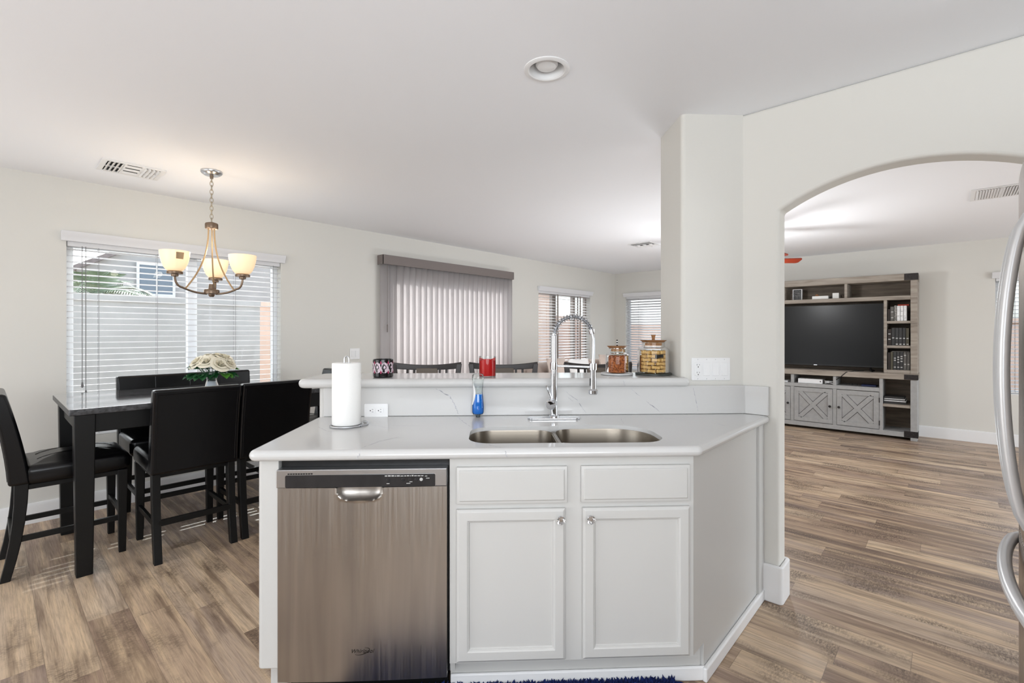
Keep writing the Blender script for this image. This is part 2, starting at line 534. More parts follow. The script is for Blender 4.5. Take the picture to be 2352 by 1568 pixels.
        if sub:
            md = o.modifiers.new('Subdivision', 'SUBSURF')
            md.levels = sub
            md.render_levels = sub
        if smooth and smooth <= 45:
            md = o.modifiers.new('WeightedNormal', 'WEIGHTED_NORMAL')
            md.keep_sharp = True
        if label:
            o['label'] = label
        return o

def tag(o, label, cat, group=None, kind=None):
    o['label'] = label
    o['category'] = cat
    if group:
        o['group'] = group
    if kind:
        o['kind'] = kind
    return o

def thing(name, label, cat, loc=(0, 0, 0), rotz=0.0, group=None):
    o = bpy.data.objects.new(name, None)
    o.empty_display_size = 0.1
    COL.objects.link(o)
    o.location = loc
    o.rotation_euler = (0, 0, rotz)
    return tag(o, label, cat, group)

def struct(o, kind='structure'):
    o['kind'] = kind
    return o

def dup(root, loc, rotz, label=None, group=None):
    def cp(o, par):
        c = o.copy()
        COL.objects.link(c)
        if par is not None:
            c.parent = par
        for ch in list(o.children):
            cp(ch, c)
        return c
    r = cp(root, None)
    r.location = loc
    r.rotation_euler = (0, 0, rotz)
    if label:
        r['label'] = label
    if group:
        r['group'] = group
    return r

def uv(u, v, z=0.0):
    return ((u + v) / math.sqrt(2), (v - u) / math.sqrt(2), z)

UVROT = -PI / 4

def round_poly(poly, rad, n=5):
    """round polygon corners; rad single or list"""
    out = []
    N = len(poly)
    for i, p in enumerate(poly):
        r = rad[i] if isinstance(rad, (list, tuple)) else rad
        P = Vector(p); A = Vector(poly[i - 1]); B = Vector(poly[(i + 1) % N])
        if r <= 0:
            out.append(tuple(P))
            continue
        d1 = (A - P).normalized(); d2 = (B - P).normalized()
        ang = math.acos(max(-1, min(1, d1.dot(d2))))
        t = min(r / math.tan(ang / 2), (A - P).length * 0.49, (B - P).length * 0.49)
        rr = t * math.tan(ang / 2)
        c = P + (d1 + d2).normalized() * (rr / math.sin(ang / 2))
        p1 = P + d1 * t; p2 = P + d2 * t
        a1 = math.atan2(*(p1 - c).yx); a2 = math.atan2(*(p2 - c).yx)
        da = (a2 - a1 + PI) % (2 * PI) - PI
        for k in range(n + 1):
            a = a1 + da * k / n
            out.append((c.x + rr * math.cos(a), c.y + rr * math.sin(a)))
    return out

def rrect(x0, x1, y0, y1, r, n=6):
    return round_poly([(x0, y0), (x1, y0), (x1, y1), (x0, y1)], r, n)

def slab_rings(poly, z0, z1, r, n=4):
    """rounded-edge slab as a stack of inset rings (poly must be convex-ish ccw); inset done by vertex normals"""
    N = len(poly)
    nr = []
    for i in range(N):
        a = Vector(poly[i - 1]); p = Vector(poly[i]); b = Vector(poly[(i + 1) % N])
        e1 = (p - a).normalized() if (p - a).length > 1e-9 else Vector((0, 0))
        e2 = (b - p).normalized() if (b - p).length > 1e-9 else Vector((0, 0))
        n1 = Vector((-e1.y, e1.x)); n2 = Vector((-e2.y, e2.x))
        s_ = (n1 + n2)
        s_ = s_.normalized() if s_.length > 1e-9 else n1
        k = 1.0 / max(0.35, s_.dot(n1))
        nr.append(s_ * k)
    rings = []
    h = (z1 - z0)
    r = min(r, h / 2)
    prof = []
    for k in range(n + 1):
        a = -PI / 2 + (PI / 2) * k / n
        prof.append((r - r * math.cos(a), z0 + r + r * math.sin(a)))
    for k in range(n + 1):
        a = (PI / 2) * k / n
        prof.append((r - r * math.cos(a), z1 - r + r * math.sin(a)))
    for ins, z in prof:
        rings.append([(p[0] + q.x * ins, p[1] + q.y * ins, z) for p, q in zip(poly, nr)])
    return rings

def boolean_cut(o, cutter):
    md = o.modifiers.new('cut', 'BOOLEAN')
    md.operation = 'DIFFERENCE'
    md.object = cutter
    md.solver = 'EXACT'
    bpy.context.view_layer.update()
    dg = bpy.context.evaluated_depsgraph_get()
    me = bpy.data.meshes.new_from_object(o.evaluated_get(dg))
    o.modifiers.remove(md)
    old = o.data
    o.data = me
    me.name = o.name
    bpy.data.meshes.remove(old)
    cm = cutter.data
    bpy.data.objects.remove(cutter)
    bpy.data.meshes.remove(cm)

def text_part(name, body, size, material, parent, mtx, extrude=0.0006, shear=0.0, align='CENTER', spacing=1.0):
    cu = bpy.data.curves.new(name, 'FONT')
    cu.body = body
    cu.size = size
    cu.extrude = extrude
    cu.shear = shear
    cu.align_x = align
    cu.space_character = spacing
    t = bpy.data.objects.new(name, cu)
    COL.objects.link(t)
    bpy.context.view_layer.update()
    dg = bpy.context.evaluated_depsgraph_get()
    me = bpy.data.meshes.new_from_object(t.evaluated_get(dg))
    bpy.data.objects.remove(t)
    bpy.data.curves.remove(cu)
    me.transform(mtx)
    me.materials.clear()
    me.materials.append(material)
    o = bpy.data.objects.new(name, me)
    COL.objects.link(o)
    o.parent = parent
    return o

def jag(p0, p1, n, amp, seed):
    rr = random.Random(seed)
    p0 = Vector(p0); p1 = Vector(p1)
    d = p1 - p0
    out = []
    for i in range(n + 1):
        t = i / n
        k = 0 if i in (0, n) else (rr.random() - 0.5) * 2 * amp
        s_ = Vector((-d.y, d.x, 0)) if abs(d.z) < 1e-6 else Vector((-d.z, 0, d.x))
        if s_.length > 0:
            s_.normalize()
        out.append(p0 + d * t + s_ * k)
    return out

# frame helpers: geometry is written in room coordinates (F='xy') or peninsula coordinates (F='uv': u right along the sink front, v away)
ORG = {}
def root_of(o):
    while o.parent is not None:
        o = o.parent
    return o

def T(name, label, cat, p, F='xy', group=None):
    """thing whose parts are written in absolute room or peninsula coordinates"""
    loc = p if F == 'xy' else uv(*p)
    o = thing(name, label, cat, loc, 0 if F == 'xy' else UVROT, group)
    ORG[o.name] = Vector(p)
    return o

def D(mb, name, mats, parent, **kw):
    org = ORG[root_of(parent).name]
    bmesh.ops.translate(mb.bm, verts=mb.bm.verts, vec=-org)
    return mb.done(name, mats, parent, **kw)

def D1(mb, name, mats, p, F='xy', **kw):
    """single-mesh top-level object with its origin at p"""
    bmesh.ops.translate(mb.bm, verts=mb.bm.verts, vec=-Vector(p))
    o = mb.done(name, mats, None, loc=p if F == 'xy' else uv(*p), rotz=0 if F == 'xy' else UVROT, **kw)
    ORG[o.name] = Vector(p)
    return o

H = 2.44
YL = 4.72      # left wall inner face
XE = 8.06      # end wall inner face
XA = 2.61      # arch wall face
TH = 0.15

# ================================================================ SETTING
struct(MB().box(-4.2, XE + TH, -5.0, YL + TH, -0.12, 0.0).done('floor', M_FLOOR, smooth=0))
ceil = MB().box(-4.2, XE + TH, -5.0, YL + TH, H, H + 0.16).done('ceiling', M_CEIL, smooth=0)
CAN = (1.595, 1.26)
boolean_cut(ceil, MB().solid([(0.074, H - 0.05), (0.074, H + 0.12)], 48, (CAN[0], CAN[1], 0)).done('cutter', M_CEIL))
struct(ceil)

def wall_with_holes(name, a0, a1, holes, f, z1=H):
    """wall slab along a with rectangular holes (a0,a1,z0,z1); f(a,t,z) -> xyz, t = 0 inner .. TH outer"""
    m = MB()
    def bx(p0, p1, q0, q1):
        if p1 - p0 < 1e-4 or q1 - q0 < 1e-4:
            return
        vs = [m.bm.verts.new(Vector(f(a, t, z))) for z in (q0, q1) for t in (0, TH) for a in (p0, p1)]
        for F_ in [(0, 2, 3, 1), (4, 5, 7, 6), (0, 1, 5, 4), (2, 6, 7, 3), (0, 4, 6, 2), (1, 3, 7, 5)]:
            m.bm.faces.new([vs[i] for i in F_])
    cur = a0
    for h0, h1, z0_, z1_ in sorted(holes):
        bx(cur, h0, 0, z1)
        bx(h0, h1, 0, z0_)
        bx(h0, h1, z1_, z1)
        cur = h1
    bx(cur, a1, 0, z1)
    return struct(m.done(name, M_WALL, smooth=0))

W1 = (0.38, 1.885, 0.56, 2.00)
WD = (3.10, 5.03, 0.0, 2.07)
W3 = (5.77, 7.22, 0.62, 1.99)
W4 = (3.05, 4.49, 0.62, 2.00)
W5 = (-1.75, -0.395, 0.60, 1.98)
fL = lambda a, t, z: (a, YL + t, z)
fE = lambda a, t, z: (XE + t, a, z)
wall_with_holes('wall_left', -2.2, XE + TH, [W1, WD, W3], fL)
wall_with_holes('wall_end', -5.0, YL, [W4, W5], fE)

# arch wall with segmental arch opening, bullnosed
AY0, AY1 = -0.317, 0.617
pts = [(-5.0, 0.0), (AY0, 0.0), (AY0, 1.922)]
c_half, rise = (AY1 - AY0) / 2, 0.132
rad = (c_half ** 2 + rise ** 2) / (2 * rise)
cy = (AY0 + AY1) / 2
a_half = math.asin(c_half / rad)
for i in range(1, 24):
    a = -a_half + 2 * a_half * i / 24
    pts.append((cy + rad * math.sin(a), 1.922 + rise - rad + rad * math.cos(a)))
pts += [(AY1, 1.922), (AY1, 0.0), (0.80, 0.0), (0.80, H), (-5.0, H)]
arch = MB().prism(pts, XA, XA + 0.115, f=lambda a, b, c: (c, a, b))
struct(arch.done('wall_arch', M_WALL, bevel=0.014, seg=4))
# column at the end of the raised bar
cA = (0.973, 2.40); cE = (0.973, 2.72)
cB = (XA * math.sqrt(2) - 2.40, 2.40)
def xy2uv(x, y):
    return ((x - y) / math.sqrt(2), (x + y) / math.sqrt(2))
cC = xy2uv(XA + 0.115, (cB[1] - cB[0]) / math.sqrt(2))
cD = (xy2uv(XA + 0.115, 0)[0] + (xy2uv(XA + 0.115, 0)[1] - 2.72) , 2.72)
colpoly = round_poly([cA, cB, cC, cD, cE], [0.022, 0, 0, 0, 0.022], 6)
struct(MB().prism([uv(a, b)[:2] for a, b in colpoly], 0.0, H).done('wall_column', M_WALL))
# half wall that carries the bar
hw = round_poly([(-0.845, 2.39), (0.975, 2.39), (0.975, 2.51), (-0.845, 2.51)], [0.02, 0, 0, 0.02], 5)
struct(MB().prism([uv(a, b)[:2] for a, b in hw], 0.0, 1.054).done('wall_bar', M_CAB))

# kitchen wall behind the camera
struct(MB().prism([uv(a, b)[:2] for a, b in ((-2.8, -1.75), (2.8, -1.75), (2.8, -1.6), (-2.8, -1.6))], 0.0, H).done('wall_rear', mat('kitchen_wall_paint', (192, 187, 181), 0.85), smooth=0))

# baseboards
def bboard(name, f, a0, a1, skip=()):
    m = MB()
    cur = a0
    for s0, s1 in list(skip) + [(a1, a1)]:
        if s0 - cur > 0.01:
            prof = [(0.0, 0.0), (0.016, 0.0), (0.016, 0.118), (0.010, 0.138), (0.0, 0.140)]
            A = [m.bm.verts.new(Vector(f(cur, -t, z))) for t, z in prof]
            B = [m.bm.verts.new(Vector(f(s0, -t, z))) for t, z in prof]
            for i in range(len(prof)):
                j = (i + 1) % len(prof)
                m.bm.faces.new((A[i], A[j], B[j], B[i]))
            m.bm.faces.new(A); m.bm.faces.new(list(reversed(B)))
        cur = s1
    struct(m.done(name, M_TRIM))
bboard('baseboard_left', fL, -2.2, XE, [(WD[0], WD[1])])
bboard('baseboard_end', fE, -5.0, YL - 0.017)
bb = round_poly([(XA - 0.020, 0.742), (XA - 0.020, AY1 - 0.020), (XA + 0.135, AY1 - 0.020), (XA + 0.135, 0.742)], [0, 0.02, 0.02, 0], 5)
bb2 = [(XA + 0.135 - 0.019, 0.742), (XA + 0.135 - 0.019, AY1 - 0.001), (XA - 0.001, AY1 - 0.001), (XA - 0.001, 0.742)]
struct(MB().prism(bb + bb2, 0.0, 0.185).done('baseboard_arch', M_TRIM, bevel=0.007, seg=3))

# ---------------------------------------------------------------- windows (local x along wall, y outwards, z up)
def window(name, w, f_loc, rotz, mull=(), frame=M_FRAME_W):
    """w=(a0,a1,z0,z1) along local x"""
    a0, a1, z0, z1 = w
    o = bpy.data.objects.new(name, None)
    COL.objects.link(o)
    o.location = f_loc
    o.rotation_euler = (0, 0, rotz)
    struct(o)
    wd, hh = a1 - a0, z1 - z0
    y0, y1 = 0.085, 0.135
    fw = 0.045
    m = MB()
    m.box(0, wd, y0, y1, 0, fw).box(0, wd, y0, y1, hh - fw, hh).box(0, fw, y0, y1, fw, hh - fw).box(wd - fw, wd, y0, y1, fw, hh - fw)
    for x in mull:
        m.box(x - 0.035, x + 0.035, y0 - 0.008, y1, fw, hh - fw)
    m.done('window_frame', frame, o, bevel=0.004)
    m = MB()
    m.box(fw, wd - fw, 0.118, 0.121, fw, hh - fw)
    m.done('glass_pane', M_PANE, o, smooth=0)
    if z0 > 0.1:
        MB().box(0.001, wd - 0.001, 0.0, y0, 0.0, 0.012).done('sill', M_TRIM, o, bevel=0.003)
    return o
window('window_1', W1, (W1[0], YL, W1[2]), 0, (0.80,))
window('window_2', W3, (W3[0], YL, W3[2]), 0, (0.48, 1.06), M_FRAME_A)
window('window_3', W4, (XE, W4[1], W4[2]), -PI / 2, (0.72,))
window('window_4', W5, (XE, W5[1], W5[2]), -PI / 2, (0.68,))
dr = window('door_1', WD, (WD[0], YL, 0.0), 0, (), M_FRAME_A)

def blind(label, w, loc, rotz, pitch, tilt, val_over=0.03, cords=(0.12, 0.5, 0.88), tape=False, lift=0.0):
    """horizontal slat blind hung in the opening, valance on the wall face"""
    a0, a1, z0, z1 = w
    wd, hh = a1 - a0, z1 - z0
    o = thing('window_blind', label, 'blind', loc, rotz)
    # valance with small crown profile
    m = MB()
    prof = [(-0.002, hh - 0.012), (-0.032, hh - 0.012), (-0.036, hh + 0.018), (-0.046, hh + 0.030), (-0.052, hh + 0.058), (-0.002, hh + 0.058)]
    m.prism([(y, z) for y, z in prof], -val_over, wd + val_over, f=lambda a, b, c: (c, a, b))
    m.done('valance', M_BLINDV, o, bevel=0.002)
    MB().box(0.004, wd - 0.004, 0.008, 0.058, hh - 0.045, hh - 0.002).done('headrail', M_BLINDV, o, bevel=0.003)
    m = MB()
    n = int((hh - 0.075 - lift) / pitch)
    ct, st = math.cos(tilt), math.sin(tilt)
    sw = 0.025
    for i in range(n):
        z = hh - 0.065 - i * pitch
        ring = []
        for x in (0.006, wd - 0.006):
            pr = []
            for yy, zz in ((-sw, -0.0012), (0, 0.0004), (sw, -0.0012), (sw, 0.0014), (0, 0.0030), (-sw, 0.0014)):
                pr.append((x, 0.033 + yy * ct - zz * st, z + yy * st + zz * ct))
            ring.append(pr)
        m.sections(ring)
    m.done('slats', M_BLIND, o, smooth=50)
    zb = hh - 0.065 - n * pitch
    MB().box(0.006, wd - 0.006, 0.010, 0.056, zb - 0.008, zb + 0.010).done('bottom_rail', M_BLINDV, o, bevel=0.003)
    for c in cords:
        m = MB()
        x = wd * c
        if tape:
            m.box(x - 0.02, x + 0.02, 0.005, 0.0062, zb, hh - 0.04)
            m.box(x - 0.02, x + 0.02, 0.0595, 0.0607, zb, hh - 0.04)
        else:
            m.tube([(x, 0.006, zb), (x, 0.006, hh - 0.04)], 0.0012, 5)
            m.tube([(x, 0.060, zb), (x, 0.060, hh - 0.04)], 0.0012, 5)
        m.done('ladder_cord', M_CORD if not tape else M_FRAME_A, o, smooth=0)
    return o

b1 = blind('wide white horizontal blind, open slats, behind the black dining table', W1, (W1[0], YL, W1[2]), 0, 0.0455, R(-4), cords=(0.12, 0.36, 0.74, 0.955))
m = MB()
m.tube([(0.085, -0.006, 1.40), (0.085, -0.008, 0.40)], 0.0022, 6)
m.solid([(0.004, 0), (0.008, 0.01), (0.005, 0.04)], 10, (0.085, -0.008, 0.36))
m.tube([(0.105, -0.006, 1.40), (0.105, -0.010, 0.34)], 0.0022, 6)
m.solid([(0.004, 0), (0.008, 0.01), (0.005, 0.04)], 10, (0.105, -0.010, 0.30))
m.done('pull_cord', M_CORD, b1)
blind('white slat blind with brown tapes between the vertical blind and the far corner', W3, (W3[0], YL, W3[2]), 0, 0.046, R(14), cords=(0.345, 0.79), tape=True)
blind('white slat blind just left of the column, behind the glass jars', W4, (XE, W4[1], W4[2]), -PI / 2, 0.046, R(34), cords=(0.18, 0.5, 0.82))
b4 = blind('white slat blind right of the media console, partly behind the refrigerator handle', W5, (XE, W5[1], W5[2]), -PI / 2, 0.046, R(10), cords=(0.12, 0.5, 0.88))

# vertical vane blind over the patio door
o = thing('vertical_blind', 'taupe vertical vane blind covering the patio door', 'blind', (2.975, YL, 0.0), 0)
m = MB()
wdv = WD[1] - 2.975
m.box(-0.045, wdv + 0.045, -0.115, -0.105, 2.085, 2.185).box(-0.045, -0.036, -0.115, 0.0, 2.085, 2.185).box(wdv + 0.036, wdv + 0.045, -0.115, 0.0, 2.085, 2.185).box(-0.045, wdv + 0.045, -0.115, 0.0, 2.181, 2.189)
m.done('headrail_valance', M_VANE_HEAD, o, bevel=0.002)
def vane_mesh(ang, wv=0.125, bow=0.018):
    m = MB()
    c, s_ = math.cos(ang), math.sin(ang)
    def fn(a, b):
        x = (a - 0.5) * wv
        y = -bow * (1 - (2 * a - 1) ** 2)
        return (x * c - y * s_, x * s_ + y * c, 0.02 + b * 2.07)
    m.grid(fn, 8, 1)
    return m
nv = 25
proto = None
for i in range(nv):
    if proto is None:
        proto = vane_mesh(R(-30)).done('vane', M_VANE, o, solidify=0.0012, loc=(0.03, -0.058, 0), smooth=60)
    v_ = proto if i == 0 else proto.copy()
    if i:
        COL.objects.link(v_)
    v_.location = (0.020 + i * (wdv - 0.04) / (nv - 1), -0.058, 0.0)
    v_.rotation_euler = (0, 0, R(22) if i < 2 else 0)
m = MB()
m.tube([(0.02, -0.10, 2.08), (0.02, -0.10, 1.42)], 0.003, 6).solid([(0.006, 0), (0.007, 0.08), (0.003, 0.09)], 10, (0.02, -0.10, 1.33))
m.done('wand', M_VANE_HEAD, o)

# ---------------------------------------------------------------- outside
struct(MB().box(-60, 80, YL + TH, 90, -0.3, -0.14).done('ground', M_GROUND, smooth=0))
def ext(m, name, mats, p, label, cat, **kw):
    return tag(D1(m, name, mats, p, **kw), label, cat)
m = MB().box(-8, 3.2, 8.9, 9.1, -0.14, 1.78).box(-8, 3.2, 8.86, 9.14, 1.78, 1.86)
ext(m, 'garden_wall', M_STUCCOG, (0, 9, -0.14), 'grey garden wall outside, behind the dining window', 'wall')
m = MB().box(3.2, 16.0, 8.9, 9.1, -0.14, 1.78).box(3.2, 16.0, 8.86, 9.14, 1.78, 1.86)
ext(m, 'garden_wall', M_STUCCO, (9, 9, -0.14), 'pink stucco garden wall outside, behind the taped blind', 'wall')
m = MB().box(12.4, 12.6, -6, 8.9, -0.14, 1.5).box(12.36, 12.64, -6, 8.9, 1.5, 1.58)
ext(m, 'garden_wall', M_STUCCO, (12.5, 3, -0.14), 'pink garden wall outside, behind the blind left of the column', 'wall')
pp = T('patio_post', 'pink stucco patio post outside at the left of the taped blind', 'post', (6.95, 7.2, -0.14))
D(MB().box(6.72, 7.27, 7.05, 7.55, -0.14, 3.2), 'shaft', M_STUCCO, pp, bevel=0.01)
D(MB().box(6.68, 7.31, 7.01, 7.59, -0.14, 0.20), 'plinth', M_STUCCO, pp, bevel=0.01)
pp2 = dup(pp, (8.85, 7.2, -0.14), 0, 'pink stucco patio post outside at the right of the taped blind')
hs = T('neighbour_house', 'grey stucco house with a grid window beyond the garden wall', 'house', (5, 14, -0.14))
D(MB().prism([(1.2, -0.14), (9.0, -0.14), (9.0, 2.6), (5.1, 4.9), (1.2, 2.6)], 13.0, 19.0, f=lambda a, b, c: (a, c, b)), 'house_wall', M_STUCCOG, hs)
D(MB().prism([(0.95, 2.455), (5.1, 4.902), (9.25, 2.455), (9.25, 2.56), (5.1, 5.02), (0.95, 2.56)], 12.85, 19.2, f=lambda a, b, c: (a, c, b)), 'roof', M_ROOFT, hs)
wf = D(MB().box(2.19, 2.81, 12.94, 13.0, 2.17, 2.82), 'house_window', mat('far_window_glass', (120, 134, 148), 0.15), hs)
D(MB().box(2.15, 2.85, 12.92, 12.95, 2.12, 2.18).box(2.15, 2.85, 12.92, 12.95, 2.80, 2.86).box(2.15, 2.20, 12.92, 12.95, 2.18, 2.80).box(2.80, 2.85, 12.92, 12.95, 2.18, 2.80).box(2.49, 2.52, 12.92, 12.95, 2.18, 2.80), 'window_grid', M_FRAME_W, wf)
pt = T('palm_tree', 'palm tree outside the dining window by the garden wall', 'palm', (1.15, 10.4, -0.14))
D(MB().tube([(1.15, 10.4, -0.14), (1.17, 10.4, 0.9), (1.16, 10.4, 1.95)], [0.16, 0.13, 0.11], 12), 'trunk', M_TRUNK, pt)
rr = random.Random(3)
for k in range(16):
    a = 2 * PI * k / 16 + rr.uniform(-.15, .15)
    e = rr.uniform(0.1, 1.1)
    m = MB()
    L = rr.uniform(0.85, 1.15)
    spine = []
    for i in range(9):
        t = i / 8
        hgt = math.sin(e) * L * t - 0.75 * t * t * L * 0.7
        spine.append(Vector((1.16 + math.cos(a) * math.cos(e) * L * t, 10.4 + math.sin(a) * math.cos(e) * L * t, 1.95 + hgt)))
    m.tube(spine, [0.014 - 0.0014 * i for i in range(9)], 5)
    for i in range(1, 9):
        for q in (0.0, 0.33, 0.66):
            if i == 8 and q > 0:
                continue
            p = spine[i].lerp(spine[min(i + 1, 8)], q)
            d = (spine[i] - spine[i - 1]).normalized()
            sd = d.cross(Vector((0, 0, 1))).normalized()
            ll = 0.30 * (1 - abs(i + q - 4) / 7)
            for sg in (-1, 1):
                tip = p + (sd * sg + d * 0.6) * ll - Vector((0, 0, 0.08))
                w_ = d * 0.014
                m.quad(p - w_, p + w_, tip + w_ * 0.2, tip - w_ * 0.2)
    D(m, 'frond', M_PALM, pt, fix=False, smooth=0)

# ================================================================ PENINSULA (uv frame)
# ---- end panel left of the dishwasher
o = T('end_panel', 'white painted end panel left of the dishwasher', 'cabinet panel', (-0.785, 2.05, 0.0), 'uv')
pl = round_poly([(-0.822, 1.725), (-0.748, 1.725), (-0.748, 2.385), (-0.822, 2.385)], [0.018, 0.003, 0, 0], 5)
D(MB().prism(pl, 0.14, 0.876), 'panel', M_CAB, o, bevel=0.006)
D(MB().box(-0.81, -0.748, 1.80, 2.385, 0.0, 0.14), 'toe_block', M_CAB, o, bevel=0.004)

# ---- dishwasher
o = T('dishwasher', 'stainless steel dishwasher under the white counter', 'dishwasher', (-0.45, 2.0, 0.0), 'uv')
D(MB().box(-0.745, -0.150, 1.745, 2.33, 0.10, 0.870), 'tub', M_BLACK, o)
D(MB().box(-0.735, -0.16, 1.80, 2.30, 0.0, 0.10), 'toe_panel', M_BLACK, o)
# door: front face with a pocket under the control panel
m = MB()
ux0, ux1, z0, z1 = -0.746, -0.156, 0.100, 0.780
hx0, hx1 = -0.536, -0.383
NX, NZ = 60, 56
def door_y(u, z):
    # gentle bow plus scooped handle pocket
    y = 1.712 - 0.006 * (1 - ((u + 0.451) / 0.295) ** 2)
    cx, hw_ = (hx0 + hx1) / 2, (hx1 - hx0) / 2
    du = (u - cx) / hw_
    dz = (z1 - z) / 0.044
    rr2 = abs(du) ** 3.2 + max(dz, 0) ** 3.2
    if rr2 < 1.0:
        y += 0.026 * (1 - rr2) ** 0.55
    elif rr2 < 1.45:
        y -= 0.0035 * math.sin((rr2 - 1.0) / 0.45 * PI)
    return y
us = [ux0 + (ux1 - ux0) * i / 24 for i in range(25)]
us = sorted(set([round(x, 4) for x in us if not (hx0 - 0.02 < x < hx1 + 0.02)] + [round(hx0 - 0.02 + (hx1 - hx0 + 0.04) * i / 36, 4) for i in range(37)]))
zs = [z0, 0.2, 0.3, 0.4, 0.5, 0.6, 0.68, 0.71] + [0.72 + 0.06 * i / 16 for i in range(17)]
vs = [[m.bm.verts.new((u, door_y(u, z), z)) for z in zs] for u in us]
for i in range(len(us) - 1):
    for j in range(len(zs) - 1):
        m.bm.faces.new((vs[i][j], vs[i + 1][j], vs[i + 1][j + 1], vs[i][j + 1]))
bk = [[m.bm.verts.new((u, 1.745, z)) for z in (z0, z1)] for u in us]
for i in range(len(us) - 1):
    m.bm.faces.new((vs[i][0], bk[i][0], bk[i + 1][0], vs[i + 1][0]))
    m.bm.faces.new((vs[i][-1], vs[i + 1][-1], bk[i + 1][1], bk[i][1]))
for i in (0, len(us) - 1):
    for j in range(len(zs) - 1):
        pass
m.bm.faces.new([vs[0][j] for j in range(len(zs))] + [bk[0][1], bk[0][0]])
m.bm.faces.new([vs[-1][j] for j in range(len(zs))] + [bk[-1][1], bk[-1][0]])
door = D(m, 'door', M_STEEL, o, smooth=50)
text_part('lettering', 'Whirlpool', 0.019, M_SCRIPT, door, Matrix.Translation(Vector((-0.452, 1.7048, 0.200)) - ORG[o.name]) @ Matrix.Rotation(PI / 2, 4, 'X'), 0.0008, 0.35)
m = MB()
ring = [( -0.452 + 0.026 * math.cos(a), 1.7055, 0.205 + 0.011 * math.sin(a) + 0.006 * math.cos(a)) for a in [R(200) + R(230) * i / 24 for i in range(25)]]
m.tube(ring, [0.0004 + 0.0010 * math.sin(PI * i / 24) for i in range(25)], 6)
D(m, 'swoosh', M_SCRIPT, door)
m = MB()
m.prism(rrect(-0.748, -0.155, 0.782, 0.846, 0.004), 1.704, 1.745, f=lambda a, b, c: (a, c, b))
cp = D(m, 'control_panel', M_SATIN, o, bevel=0.003)
D(MB().prism(rrect(-0.716, -0.196, 0.7835, 0.827, 0.005), 1.7022, 1.705, f=lambda a, b, c: (a, c, b)), 'display_strip', M_CHAR, cp)
m = MB()
for k in range(10):
    x = -0.708 + k * 0.0088
    m.box(x, x + 0.0066, 1.7030, 1.7042, 0.8295, 0.8338)
D(m, 'vent_slots', M_BLACK, cp, smooth=0)
rr = random.Random(5)
x = -0.372
while x < -0.240:
    w_ = rr.uniform(0.004, 0.011)
    D(MB().box(x, x + w_, 1.7016, 1.7021, 0.8195, 0.8225 + rr.uniform(-.0005, .0012)), 'printed_mark', M_INK, cp, smooth=0)
    x += w_ + 0.0025
for x, z, w_ in ((-0.366, 0.7935, 0.010), (-0.297, 0.7935, 0.014), (-0.286, 0.799, 0.010), (-0.232, 0.8185, 0.008), (-0.228, 0.811, 0.012)):
    D(MB().box(x, x + w_, 1.7016, 1.7021, z, z + 0.0022), 'printed_mark', M_INK, cp, smooth=0)
for x in (-0.361, -0.308, -0.284, -0.262, -0.245):
    m = MB().solid([(0.0058, 0), (0.0058, 0.0015), (0.0048, 0.0022)], 16, mx=Matrix.Translation((x, 1.7024, 0.808)) @ Matrix.Rotation(PI / 2, 4, 'X'))
    D(m, 'button', M_INK if x == -0.245 else M_CHAR, cp)

# ---- sink base cabinet
o = T('sink_cabinet', 'white sink cabinet with two doors and an angled right side', 'cabinet', (0.3, 2.0, 0.0), 'uv')
SP0 = (0.742, 1.725)
SP1 = xy2uv(XA - 0.003, (SP0[1] - SP0[0]) / math.sqrt(2))
m = MB()
V0, V1 = 1.725, 1.745
m.box(-0.147, -0.110, V0, V1, 0.140, 0.876).box(0.262, 0.338, V0, V1, 0.140, 0.876).box(0.712, 0.742, V0, V1, 0.140, 0.876)
for a, b in ((-0.110, 0.262), (0.338, 0.712)):
    m.box(a, b, V0, V1, 0.835, 0.876).box(a, b, V0, V1, 0.685, 0.722).box(a, b, V0, V1, 0.140, 0.160)
D(m, 'face_frame', M_CAB, o)
def slant(off0, off1, z0, z1, s0=0.0, s1=0.0):
    """box along the angled side; off = distance inward from the side face"""
    d = Vector((SP1[0] - SP0[0], SP1[1] - SP0[1])).normalized()
    n = Vector((-d.y, d.x))
    a = Vector(SP0) + d * s0; b = Vector(SP1) - d * s1
    return [tuple(a + n * off0), tuple(b + n * off0), tuple(b + n * off1), tuple(a + n * off1)]
sdir = Vector((SP1[0] - SP0[0], SP1[1] - SP0[1])); slen = sdir.length; sdir.normalize()
D(MB().prism([(0.10, 0.0), (slen, 0.0), (slen, 0.876), (0.0, 0.876), (0.0, 0.14), (0.10, 0.14)], 0.0, 0.018, f=lambda a, b, c: (SP0[0] + sdir.x * a - sdir.y * c, SP0[1] + sdir.y * a + sdir.x * c, b)), 'side_panel', M_CAB, o, bevel=0.002)
D(MB().prism(slant(-0.012, 0.004, 0, 0, 0.78, 0.0), 0.0, 0.876), 'scribe_strip', M_CAB, o, bevel=0.002)
D(MB().box(-0.147, -0.129, 1.745, 2.385, 0.10, 0.876), 'partition', M_CAB, o)
D(MB().box(-0.129, 0.735, 1.75, 2.38, 0.140, 0.158), 'cabinet_floor', M_CAB, o)
D(MB().box(-0.15, 0.80, 1.80, 1.815, 0.0, 0.140), 'toe_kick', M_CAB, o)
m = MB()
m.box(-0.15, 0.82, 1.787, 1.80, 0.0, 0.055)
m.prism(slant(-0.018, 0.0, 0, 0, 0.085, 0.0), 0.0, 0.055)
D(m, 'shoe_moulding', M_TRIM, o, bevel=0.008, seg=3)
